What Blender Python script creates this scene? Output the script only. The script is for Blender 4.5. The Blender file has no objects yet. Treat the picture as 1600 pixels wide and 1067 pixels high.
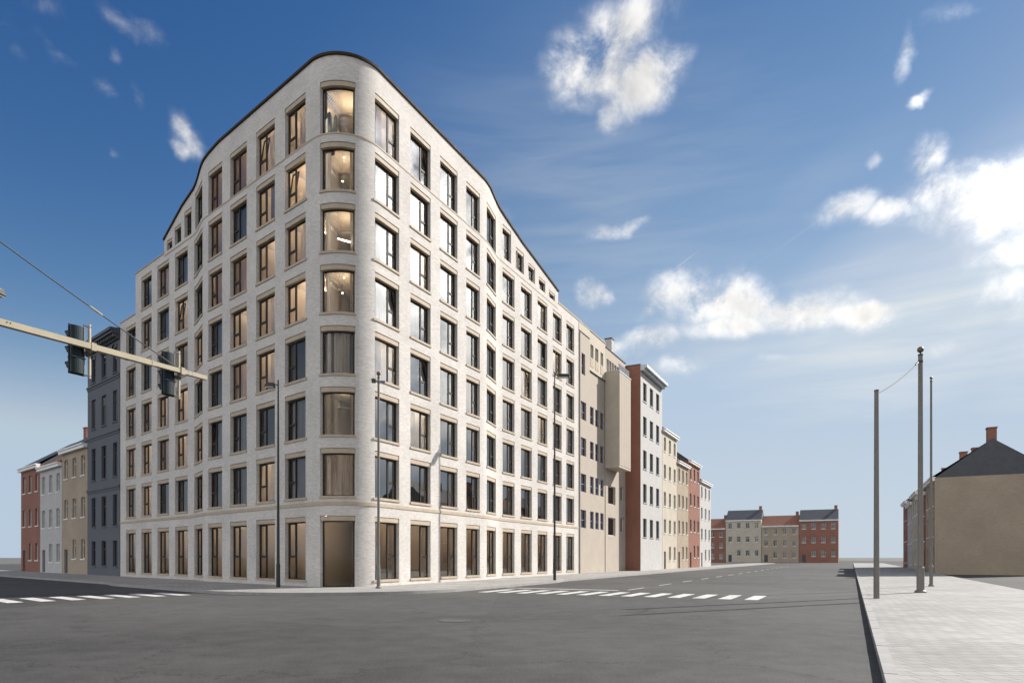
import bpy, math, random
from mathutils import Vector, Matrix
C = bpy.context.scene
COL = C.collection
R = math.radians
EYE = 1.65

# ------------------------------------------------------------------ camera
cam = bpy.data.cameras.new('camera')
cam.sensor_width = 36.0
cam.lens = 22.95
cam.shift_y = 0.2103
cam.clip_start = 0.1
cam.clip_end = 6000
co = bpy.data.objects.new('camera', cam)
co.location = (0, 0, EYE)
co.rotation_euler = (R(90), 0, 0)
COL.objects.link(co)
C.camera = co

# ------------------------------------------------------------------ view
C.view_settings.view_transform = 'Standard'
C.view_settings.look = 'None'
C.view_settings.exposure = 1.75
C.view_settings.gamma = 1.0
C.view_settings.use_curve_mapping = False
C.cycles.use_denoising = True
C.cycles.max_bounces = 8
C.cycles.transparent_max_bounces = 12
C.cycles.sample_clamp_indirect = 6.0

SUN_AZ = R(62)      # from +Y towards +X
SUN_EL = R(34)
SKY_STRENGTH = 0.12

# ------------------------------------------------------------------ node helpers
class NT:
    def __init__(self, tree):
        self.t = tree; self.n = tree.nodes; self.l = tree.links
    def node(self, typ, **kw):
        nd = self.n.new(typ)
        for k, v in kw.items():
            setattr(nd, k, v)
        return nd
    def link(self, a, b):
        self.l.new(a, b)
    def put(self, sock, v):
        if isinstance(v, bpy.types.NodeSocket): self.l.new(v, sock)
        else: sock.default_value = v
    def math(self, op, a, b=None, clamp=False):
        nd = self.node('ShaderNodeMath', operation=op, use_clamp=clamp)
        self.put(nd.inputs[0], a)
        if b is not None: self.put(nd.inputs[1], b)
        return nd.outputs[0]
    def maprange(self, v, a, b, c=0.0, d=1.0, interp='SMOOTHSTEP'):
        nd = self.node('ShaderNodeMapRange', interpolation_type=interp)
        nd.clamp = True
        self.put(nd.inputs[0], v)
        for i, x in enumerate((a, b, c, d)): self.put(nd.inputs[1+i], x)
        return nd.outputs[0]
    def noise(self, vec, scale, detail=4, rough=0.55, dist=0.0):
        nd = self.node('ShaderNodeTexNoise')
        if vec is not None: self.link(vec, nd.inputs['Vector'])
        nd.inputs['Scale'].default_value = scale
        nd.inputs['Detail'].default_value = detail
        nd.inputs['Roughness'].default_value = rough
        nd.inputs['Distortion'].default_value = dist
        return nd
    def mix(self, fac, a, b, blend='MIX'):
        nd = self.node('ShaderNodeMix', data_type='RGBA', blend_type=blend)
        self.put(nd.inputs[0], fac)
        self.put(nd.inputs[6], a); self.put(nd.inputs[7], b)
        return nd.outputs[2]
    def ramp(self, fac, stops):
        nd = self.node('ShaderNodeValToRGB')
        while len(nd.color_ramp.elements) < len(stops): nd.color_ramp.elements.new(0.5)
        for e, (p, c) in zip(nd.color_ramp.elements, stops):
            e.position = p; e.color = (*c, 1)
        self.link(fac, nd.inputs[0])
        return nd.outputs[0]

# ------------------------------------------------------------------ sky
def direction(px, py):          # a sky direction from its tangents (right and up of north), in thousandths
    return Vector((px/1000, 1.0, py/1000)).normalized()

world = bpy.data.worlds.new('World')
C.world = world
world.use_nodes = True
W = NT(world.node_tree)
W.n.clear()
out = W.node('ShaderNodeOutputWorld')
bg = W.node('ShaderNodeBackground')
bg.inputs[1].default_value = SKY_STRENGTH
W.link(bg.outputs[0], out.inputs[0])
sky = W.node('ShaderNodeTexSky', sky_type='NISHITA')
sky.sun_disc = False
sky.sun_elevation = SUN_EL
sky.sun_rotation = SUN_AZ
sky.altitude = 1500
sky.air_density = 1.0
sky.dust_density = 0.1
sky.ozone_density = 4.0
# deep, polarised blue: a film-like response curve per channel
sepc = W.node('ShaderNodeSeparateColor'); W.link(sky.outputs[0], sepc.inputs[0])
comb = W.node('ShaderNodeCombineColor')
KS = 1/(SKY_STRENGTH*2**C.view_settings.exposure)
for i, (gm_, kk) in enumerate(((2.5, .105), (1.62, .083), (0.98, .124))):
    v = W.math('MINIMUM', W.math('POWER', sepc.outputs[i], gm_), (4.2, 6.9, 6.0)[i])
    W.link(W.math('MULTIPLY', v, kk*KS), comb.inputs[i])
SKYCOL = comb.outputs[0]
HAZE_COL = tuple(c*KS for c in (.46, .58, .71))
tc = W.node('ShaderNodeTexCoord')
D0 = tc.outputs['Generated']

# warp the lookup a little so that the cloud outlines are ragged
wn = W.noise(D0, 9.0, 5, 0.6)
ws = W.node('ShaderNodeVectorMath', operation='SUBTRACT'); W.link(wn.outputs['Color'], ws.inputs[0]); ws.inputs[1].default_value = (0.5, 0.5, 0.5)
wm = W.node('ShaderNodeVectorMath', operation='SCALE'); W.link(ws.outputs[0], wm.inputs[0]); wm.inputs['Scale'].default_value = 0.06
wa = W.node('ShaderNodeVectorMath', operation='ADD'); W.link(D0, wa.inputs[0]); W.link(wm.outputs[0], wa.inputs[1])
D1 = wa.outputs[0]

def blob(vec, tx, ty, rx, ry, ang, amp):
    c = direction(tx, ty)
    k = Vector((tx/1000, 1, ty/1000)).length
    right = Vector((c.y, -c.x, 0)).normalized()
    up = right.cross(c).normalized()
    a = R(ang)
    t1 = right*math.cos(a) + up*math.sin(a)
    t2 = -right*math.sin(a) + up*math.cos(a)
    m = Matrix((t1, t2, t1.cross(t2))).transposed()
    mp = W.node('ShaderNodeMapping', vector_type='TEXTURE')
    W.link(vec, mp.inputs['Vector'])
    mp.inputs['Location'].default_value = c
    mp.inputs['Rotation'].default_value = m.to_euler('XYZ')
    mp.inputs['Scale'].default_value = (rx/1000/k, ry/1000/k, 0.6)
    ln = W.node('ShaderNodeVectorMath', operation='LENGTH')
    W.link(mp.outputs[0], ln.inputs[0])
    return W.maprange(ln.outputs['Value'], 1.15, 0.0, 0.0, amp)

def blobs(vec, lst):
    acc = None
    for b in lst:
        v = blob(vec, *b)
        acc = v if acc is None else W.math('MAXIMUM', acc, v)
    return acc

# cumulus: (right, up, half width, half height, tilt, density)
CUMULUS = [
    (108, 748, 88, 70, 35, 1.15), (160, 800, 98, 62, 20, 1.15), (226, 838, 58, 34, 0, .62), (76, 700, 40, 48, 60, .5), (46, 742, 36, 26, 60, .36),
    (205, 726, 80, 54, 25, 1.15), (158, 684, 46, 36, 45, .75), (250, 758, 44, 34, 0, .55), (150, 750, 80, 70, 0, 1.05),
    (598, 768, 17, 46, -15, .6), (668, 828, 56, 20, -10, .3), (622, 702, 24, 14, 0, .7), (585, 800, 40, 40, 0, .22),
    (725, 545, 120, 80, -15, 1.25), (640, 622, 40, 44, -20, .95), (660, 560, 70, 56, -10, 1.1), (516, 530, 62, 34, 10, .85), (590, 530, 70, 30, 0, .85), (800, 560, 90, 80, 0, 1.2), (800, 480, 110, 44, 0, 1.0),
    (548, 610, 14, 16, 0, .5),
    (150, 490, 74, 17, 6, .52), (190, 503, 32, 16, 30, .6),
    (120, 402, 34, 24, -20, .70), (108, 408, 20, 18, 30, .6), (140, 392, 28, 15, -10, .6),
    (256, 400, 74, 46, 15, 1.15), (350, 394, 96, 58, 0, 1.35), (300, 388, 70, 44, 0, 1.3), (440, 378, 112, 48, -6, 1.3), (528, 370, 76, 30, -5, 1.1), (330, 352, 100, 32, 0, 1.05), (218, 378, 44, 24, 20, .7),
    (205, 326, 74, 32, 12, .85), (255, 288, 60, 22, 0, .85), (160, 316, 46, 24, 0, .7),
    (-8, 528, 18, 22, 30, .42),
    (-605, 824, 76, 22, -10, .44), (-560, 812, 38, 16, -25, .42), (-700, 778, 40, 18, -28, .42), (-775, 805, 40, 52, 10, .34), (-722, 840, 40, 26, 0, .36), (-745, 765, 30, 30, 0, .34),
    (-496, 650, 28, 40, 15, .8), (-506, 632, 24, 22, 0, .7), (-600, 762, 18, 20, 20, .40), (-566, 706, 20, 24, 0, .42), (-625, 712, 34, 18, -20, .38), (-625, 622, 14, 8, 0, .36),
    (665, 320, 40, 20, 0, .5), (752, 400, 76, 62, 20, .6), (400, 296, 40, 12, 0, .3),
    # unseen clouds beyond the frame; sunward ones thickened to brighten the right windows' reflections
    (1300, 500, 420, 330, 0, 2.4), (1150, 480, 280, 200, 0, 1.6), (1500, 700, 330, 220, 10, 1.1), (1900, 1050, 600, 420, 0, 1.2), (1800, 480, 600, 240, 0, 1.1), (2500, 1100, 600, 300, 0, 1.0), (2100, 900, 420, 200, 0, 1.0), (1250, 260, 300, 60, 0, .9), (2400, 420, 500, 130, 0, 1.0),
    (1900, 1500, 300, 180, 20, .8), (-1500, 500, 200, 60, 10, .6), (-2300, 900, 300, 120, -10, .7), (400, 1600, 140, 80, 20, .7), (-700, 1700, 120, 70, 0, .5),
]
cum = blobs(D1, CUMULUS)
# unseen clouds behind the viewer, added as fill for the shaded left facade
sep = W.node('ShaderNodeSeparateXYZ'); W.link(D0, sep.inputs[0])
behind = W.maprange(sep.outputs['Y'], 0.15, -0.15)
bn = W.noise(D0, 3.2, 3, 0.5)
bc = W.math('MULTIPLY', W.maprange(bn.outputs['Fac'], 0.40, 0.54, 0.0, 1.5), behind)
bc = W.math('MULTIPLY', bc, W.maprange(sep.outputs['Z'], 0.02, 0.12))
cum = W.math('MAXIMUM', cum, bc)
sd = Vector((math.sin(SUN_AZ)*math.cos(SUN_EL), math.cos(SUN_AZ)*math.cos(SUN_EL), math.sin(SUN_EL)))
dp = W.node('ShaderNodeVectorMath', operation='DOT_PRODUCT'); W.link(D0, dp.inputs[0]); dp.inputs[1].default_value = sd
near = W.maprange(dp.outputs['Value'], 0.25, 1.0, 0.0, 1.0, 'LINEAR')
fb = W.noise(D0, 15.0, 10, 0.64, 0.25)
fl = W.noise(D1, 6.5, 3, 0.5)
ff = W.math('ADD', W.math('MULTIPLY', fb.outputs['Fac'], .68), W.math('MULTIPLY', fl.outputs['Fac'], .32))
dens = W.math('MULTIPLY', cum, W.maprange(ff, 0.36, 0.62, 0.22, 1.8, 'LINEAR'))
alpha = W.math('MULTIPLY', W.maprange(dens, 0.06, 1.45), W.maprange(near, 0.75, 0.9, 0.86, 0.97))
# thin veil of high cloud, streaked
st = W.node('ShaderNodeMapping'); W.link(D0, st.inputs[0]); st.inputs['Rotation'].default_value = (0, R(32), 0); st.inputs['Scale'].default_value = (3.0, 1.5, 26.0)
sn = W.noise(st.outputs[0], 1.6, 5, 0.55, 0.4)
VEIL = [(640, 350, 400, 180, 12, 1.0), (560, 450, 260, 80, 22, .55), (300, 330, 220, 80, 0, .45), (830, 400, 260, 260, 0, .95), (1300, 500, 520, 300, 0, .9), (2200, 800, 700, 400, 0, .8), (100, 500, 420, 330, 0, .30), (430, 560, 200, 60, 20, .14)]
veil = W.math('MULTIPLY', blobs(D0, VEIL), W.maprange(sn.outputs['Fac'], 0.3, 0.72, 0.45, 1.0))
# low horizon whitening
hz = W.math('MULTIPLY', W.maprange(sep.outputs['Z'], 0.34, 0.0), W.maprange(sep.outputs['X'], -0.5, 0.3, 0.12, 0.45))
veil = W.math('MAXIMUM', veil, hz)
trail = blobs(D0, [(265, 453, 34, 1.7, 32, .5), (420, 480, 190, 3.0, 28, .12)])
veil = W.math('MAXIMUM', veil, trail)

# light on the clouds: brighter towards the sun, greyer in thick parts and undersides
glow = W.math('POWER', W.maprange(dp.outputs['Value'], 0.87, 1.0, 0.0, 1.0, 'LINEAR'), 2.0)     # forward scatter round the sun
glow = W.math('MULTIPLY', glow, 13.0)
off = W.node('ShaderNodeVectorMath', operation='ADD'); W.link(D0, off.inputs[0]); off.inputs[1].default_value = sd*0.03
fb2 = W.noise(off.outputs[0], 15.0, 5, 0.55, 0.25)
shade = W.math('SUBTRACT', fb.outputs['Fac'], fb2.outputs['Fac'])
shade = W.math('MULTIPLY', W.maprange(shade, -0.16, 0.12, 0.78, 1.10, 'LINEAR'), W.maprange(dens, 0.6, 1.9, 1.08, 0.84, 'LINEAR'))
CLOUD_LUM = 2.35
front = W.math('MULTIPLY', W.maprange(dp.outputs['Value'], 0.2, -0.7, 0.0, 1.0, 'LINEAR'), 6.5)  # unseen clouds opposite the sun brightened to fill the shaded left facade
lum = W.math('MULTIPLY', W.math('ADD', W.math('ADD', CLOUD_LUM, front), W.math('ADD', W.math('MULTIPLY', near, .5), glow)), shade)
cc = W.node('ShaderNodeVectorMath', operation='SCALE'); cc.inputs[0].default_value = (1.0, 0.97, 0.925); W.link(lum, cc.inputs['Scale'])
vl = W.math('ADD', W.math('ADD', 1.7, W.math('MULTIPLY', near, 0.45)), W.math('MULTIPLY', glow, .4))
vc = W.node('ShaderNodeVectorMath', operation='SCALE'); vc.inputs[0].default_value = (0.93, 0.98, 1.0); W.link(vl, vc.inputs['Scale'])
skyh = W.mix(W.maprange(sep.outputs['Z'], 0.29, -0.02), SKYCOL, (*HAZE_COL, 1))
c1 = W.mix(W.math('MULTIPLY', veil, 0.86), skyh, vc.outputs[0])
c2 = W.mix(alpha, c1, cc.outputs[0])
W.link(c2, bg.inputs[0])

sun = bpy.data.lights.new('sun', 'SUN')
sun.energy = 2.2
sun.angle = R(0.53)
sun.color = (1.0, 0.95, 0.87)
so = bpy.data.objects.new('sun', sun)
so.rotation_euler = (-sd).to_track_quat('-Z', 'Y').to_euler()
so.location = (60, 40, 60)
COL.objects.link(so)

# ------------------------------------------------------------------ materials
def mat(name, color=(.5, .5, .5), rough=.7, metal=0.0, var=0.0, vscale=2.0, bump=0.0, bscale=60.0, spec=0.5, emit=None, estr=0.0):
    m = bpy.data.materials.new(name); m.use_nodes = True
    N = NT(m.node_tree); b = m.node_tree.nodes['Principled BSDF']
    b.inputs['Base Color'].default_value = (*color, 1)
    b.inputs['Roughness'].default_value = rough
    b.inputs['Metallic'].default_value = metal
    b.inputs['Specular IOR Level'].default_value = spec
    if var or bump:
        t = N.node('ShaderNodeTexCoord')
        if var:
            n1 = N.noise(t.outputs['Object'], vscale, 6, 0.6)
            lo = tuple(c*(1-var) for c in color); hi = tuple(min(1, c*(1+var)) for c in color)
            N.link(N.ramp(n1.outputs['Fac'], [(0.3, lo), (0.7, hi)]), b.inputs['Base Color'])
            N.link(N.maprange(n1.outputs['Fac'], .3, .7, max(0.02, rough-.08), min(1, rough+.08), 'LINEAR'), b.inputs['Roughness'])
        if bump:
            n2 = N.noise(t.outputs['Object'], bscale, 4, 0.6)
            bp = N.node('ShaderNodeBump'); bp.inputs['Strength'].default_value = bump; bp.inputs['Distance'].default_value = 0.01
            N.link(n2.outputs['Fac'], bp.inputs['Height']); N.link(bp.outputs[0], b.inputs['Normal'])
    if emit:
        b.inputs['Emission Color'].default_value = (*emit, 1); b.inputs['Emission Strength'].default_value = estr
    return m

def brick_mat(name, c1, c2, mortar, bw=.21, bh=.056, ms=.009, bump=.5, var=.12):
    m = bpy.data.materials.new(name); m.use_nodes = True
    N = NT(m.node_tree); b = m.node_tree.nodes['Principled BSDF']
    t = N.node('ShaderNodeTexCoord')
    br = N.node('ShaderNodeTexBrick')
    br.inputs['Scale'].default_value = 1.0
    br.inputs['Brick Width'].default_value = bw; br.inputs['Row Height'].default_value = bh
    br.inputs['Mortar Size'].default_value = ms; br.inputs['Mortar Smooth'].default_value = .2
    br.inputs['Bias'].default_value = 0.0
    br.inputs['Color1'].default_value = (*c1, 1); br.inputs['Color2'].default_value = (*c2, 1); br.inputs['Mortar'].default_value = (*mortar, 1)
    N.link(t.outputs['UV'], br.inputs['Vector'])
    n1 = N.noise(t.outputs['UV'], .35, 5, .6)
    n2 = N.noise(t.outputs['UV'], 9.0, 3, .6)
    f = N.math('ADD', N.maprange(n1.outputs['Fac'], .3, .7, 1-var, 1+var*.6, 'LINEAR'), N.maprange(n2.outputs['Fac'], .3, .7, -.05, .05, 'LINEAR'))
    sc = N.node('ShaderNodeVectorMath', operation='SCALE'); N.link(br.outputs['Color'], sc.inputs[0]); N.link(f, sc.inputs['Scale'])
    N.link(sc.outputs[0], b.inputs['Base Color'])
    b.inputs['Roughness'].default_value = .85
    b.inputs['Specular IOR Level'].default_value = .3
    bp = N.node('ShaderNodeBump'); bp.inputs['Strength'].default_value = bump; bp.inputs['Distance'].default_value = .012
    h = N.math('SUBTRACT', N.math('MULTIPLY', n2.outputs['Fac'], .25), br.outputs['Fac'])
    N.link(h, bp.inputs['Height']); N.link(bp.outputs[0], b.inputs['Normal'])
    return m

def glass_mat(name, tint, ior, rough=0.0):
    m = bpy.data.materials.new(name); m.use_nodes = True
    N = NT(m.node_tree); N.n.clear()
    o = N.node('ShaderNodeOutputMaterial')
    tr = N.node('ShaderNodeBsdfTransparent'); tr.inputs[0].default_value = (*tint, 1)
    gl = N.node('ShaderNodeBsdfGlossy'); gl.inputs['Roughness'].default_value = rough; gl.inputs['Color'].default_value = (.95, .96, .97, 1)
    fr = N.node('ShaderNodeFresnel'); fr.inputs['IOR'].default_value = ior
    t = N.node('ShaderNodeTexCoord')
    n = N.noise(t.outputs['Object'], .55, 2, .5)
    bp = N.node('ShaderNodeBump'); bp.inputs['Strength'].default_value = .25; bp.inputs['Distance'].default_value = .02
    N.link(n.outputs['Fac'], bp.inputs['Height']); N.link(bp.outputs[0], gl.inputs['Normal'])
    mx = N.node('ShaderNodeMixShader')
    N.link(fr.outputs[0], mx.inputs[0]); N.link(tr.outputs[0], mx.inputs[1]); N.link(gl.outputs[0], mx.inputs[2])
    N.link(mx.outputs[0], o.inputs[0])
    return m

def fabric_mat(name, color, trans=.35):
    m = bpy.data.materials.new(name); m.use_nodes = True
    N = NT(m.node_tree); N.n.clear()
    o = N.node('ShaderNodeOutputMaterial')
    t = N.node('ShaderNodeTexCoord')
    n = N.noise(t.outputs['Object'], 3.0, 3, .5)
    col = N.ramp(n.outputs['Fac'], [(.3, tuple(c*.9 for c in color)), (.7, color)])
    d = N.node('ShaderNodeBsdfDiffuse'); tl = N.node('ShaderNodeBsdfTranslucent')
    N.link(col, d.inputs[0]); N.link(col, tl.inputs[0])
    mx = N.node('ShaderNodeMixShader'); mx.inputs[0].default_value = trans
    N.link(d.outputs[0], mx.inputs[1]); N.link(tl.outputs[0], mx.inputs[2]); N.link(mx.outputs[0], o.inputs[0])
    return m

def emit_mat(name, color, s):
    m = bpy.data.materials.new(name); m.use_nodes = True
    N = NT(m.node_tree); N.n.clear()
    o = N.node('ShaderNodeOutputMaterial'); e = N.node('ShaderNodeEmission')
    e.inputs[0].default_value = (*color, 1); e.inputs[1].default_value = s
    N.link(e.outputs[0], o.inputs[0])
    return m

M = {}
M['brick'] = brick_mat('pale_grey_brick', (.64, .605, .57), (.50, .47, .44), (.53, .50, .47), bump=.22)
M['stone'] = mat('tan_cast_stone', (.42, .34, .255), .75, var=.14, vscale=3, bump=.25, bscale=80)
M['bronze'] = mat('bronze_coping', (.050, .034, .019), .75, var=.12, vscale=1.5, spec=.12)
M['frame'] = mat('dark_bronze_frame', (.040, .031, .024), .6, spec=.2)
M['glass'] = glass_mat('coated_glass', (.88, .83, .77), 1.6)
M['solar_glass'] = glass_mat('solar_control_glass', (.84, .81, .78), 3.0)
M['clear_glass'] = glass_mat('clear_bent_glass', (.92, .88, .82), 1.38)
M['plain_glass'] = glass_mat('plain_glass', (.70, .73, .75), 1.7)
M['curtain_white'] = fabric_mat('white_sheer', (.78, .74, .70), .45)
M['curtain_brown'] = fabric_mat('taupe_curtain', (.56, .46, .38), .35)
M['curtain_grey'] = fabric_mat('grey_curtain', (.38, .37, .39), .25)
M['plaster'] = mat('interior_plaster', (.67, .62, .55), .9)
M['tray'] = mat('lamp_tray', (.55, .5, .45), .6)
M['lamp'] = emit_mat('warm_lamp', (1.0, .83, .63), 24.0)
M['lamp_soft'] = emit_mat('soft_warm_lamp', (1.0, .84, .63), 11.5)
M['lamp_bright'] = emit_mat('bright_lamp', (1.0, .80, .55), 3.0)
M['lamp_ring'] = emit_mat('ring_lamp_glow', (1.0, .93, .82), 4.0)
def asphalt_mat():
    m = bpy.data.materials.new('asphalt'); m.use_nodes = True
    N = NT(m.node_tree); b = m.node_tree.nodes['Principled BSDF']
    t = N.node('ShaderNodeTexCoord'); o = t.outputs['Object']
    big = N.noise(o, .12, 5, .6); mid = N.noise(o, 1.4, 6, .65); fine = N.noise(o, 22.0, 6, .75)
    vo = N.node('ShaderNodeTexVoronoi', feature='DISTANCE_TO_EDGE'); vo.inputs['Scale'].default_value = .16
    wv = N.noise(o, .9, 5, .7)
    va = N.node('ShaderNodeVectorMath', operation='ADD'); sc = N.node('ShaderNodeVectorMath', operation='SCALE'); sc.inputs['Scale'].default_value = 2.2
    N.link(wv.outputs['Color'], sc.inputs[0]); N.link(o, va.inputs[0]); N.link(sc.outputs[0], va.inputs[1]); N.link(va.outputs[0], vo.inputs['Vector'])
    crack = N.maprange(vo.outputs['Distance'], .0, .006, 1.0, 0.0)
    pv = N.node('ShaderNodeTexVoronoi'); pv.inputs['Scale'].default_value = .09; N.link(o, pv.inputs['Vector'])
    sepp = N.node('ShaderNodeSeparateColor'); N.link(pv.outputs['Color'], sepp.inputs[0])
    f = N.math('ADD', N.maprange(big.outputs['Fac'], .3, .7, .7, 1.25, 'LINEAR'), N.maprange(mid.outputs['Fac'], .3, .7, -.22, .22, 'LINEAR'))
    f = N.math('ADD', f, N.maprange(fine.outputs['Fac'], .25, .75, -.45, .45, 'LINEAR'))
    f = N.math('ADD', f, N.maprange(sepp.outputs[0], .0, 1.0, -.16, .16, 'LINEAR'))
    f = N.math('MULTIPLY', f, N.maprange(crack, 0, 1, 1.0, .45, 'LINEAR'))
    s_ = N.node('ShaderNodeVectorMath', operation='SCALE'); s_.inputs[0].default_value = (.058, .056, .054); N.link(f, s_.inputs['Scale'])
    N.link(s_.outputs[0], b.inputs['Base Color'])
    b.inputs['Roughness'].default_value = .88; b.inputs['Specular IOR Level'].default_value = .35
    bp = N.node('ShaderNodeBump'); bp.inputs['Strength'].default_value = .6; bp.inputs['Distance'].default_value = .01
    N.link(fine.outputs['Fac'], bp.inputs['Height']); N.link(bp.outputs[0], b.inputs['Normal'])
    return m
M['asphalt'] = asphalt_mat()
M['ground'] = mat('far_ground', (.10, .10, .09), .95, var=.2, vscale=.05)
M['kerb'] = mat('kerb_stone', (.30, .29, .28), .85, var=.15, vscale=2, bump=.3)
M['paint'] = mat('road_paint', (.50, .49, .47), .8, var=.35, vscale=5, bump=.4, bscale=30)
M['arm'] = mat('beige_lacquered_steel', (.37, .32, .23), .6, var=.10, vscale=3, spec=.3)
M['signal'] = mat('dark_green_housing', (.006, .016, .022), .5, spec=.2, var=.15, vscale=4)
M['signal_edge'] = mat('cream_tube_and_lit_edge', (.42, .37, .29), .6, spec=.3)  # cream of the mounting tube, also painted on the backplate's sunlit edge
M['galv'] = mat('galvanised_steel', (.20, .20, .36), .7, metal=.2, var=.15, vscale=5, spec=.3)
M['pole'] = mat('grey_brown_pole', (.155, .145, .13), .55, var=.12, vscale=3)
M['ball'] = mat('bronze_ball', (.13, .095, .07), .4, metal=.3)
M['black'] = mat('black_metal', (.02, .02, .022), .5)
M['wire'] = mat('steel_cable', (.12, .12, .12), .75, spec=.2)
M['lampglass'] = mat('luminaire_glass', (.45, .43, .38), .25)
M['taupe'] = mat('taupe_render', (.40, .345, .29), .9, var=.08, vscale=.8, bump=.2)
M['cream'] = mat('cream_render', (.47, .42, .345), .9, var=.10, vscale=.7, bump=.2)
M['panel_tan'] = mat('tan_panel', (.38, .30, .22), .8, var=.1)
M['white'] = mat('white_paint', (.78, .77, .74), .6, var=.05)
M['redbrick'] = brick_mat('red_brick', (.30, .095, .055), (.22, .07, .045), (.28, .22, .18))
M['oldplaster'] = mat('blue_grey_stucco', (.10, .107, .125), .85, var=.12, vscale=1.0, bump=.2)
M['darkcornice'] = mat('dark_cornice', (.055, .06, .075), .6, var=.15)
M['slate'] = mat('slate_roof', (.07, .075, .085), .7, var=.2, vscale=2)
M['zinc'] = mat('zinc_gutter', (.42, .45, .47), .45, metal=.4, var=.1)
M['tile'] = mat('clay_tile', (.24, .11, .07), .85, var=.2, vscale=2, bump=.3, bscale=15)
M['lightbrick'] = brick_mat('buff_brick', (.40, .31, .22), (.33, .26, .19), (.38, .34, .28))
M['greyrender'] = mat('grey_render', (.44, .43, .42), .9, var=.1)
M['leaf'] = mat('leaf_green', (.045, .075, .035), .7, var=.3, vscale=8)
M['cactus'] = mat('cactus_green', (.05, .085, .055), .65, var=.25, vscale=6)
M['pot'] = mat('terracotta_pot', (.30, .16, .10), .8)
M['leddot'] = emit_mat('spot_glow', (1.0, .95, .85), 6.0)
def paving_mat():
    m = brick_mat('concrete_paving', (.34, .33, .31), (.28, .27, .26), (.16, .155, .15), bw=.3, bh=.3, ms=.008, bump=.3, var=.2)
    return m
M['paving'] = paving_mat()

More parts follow.
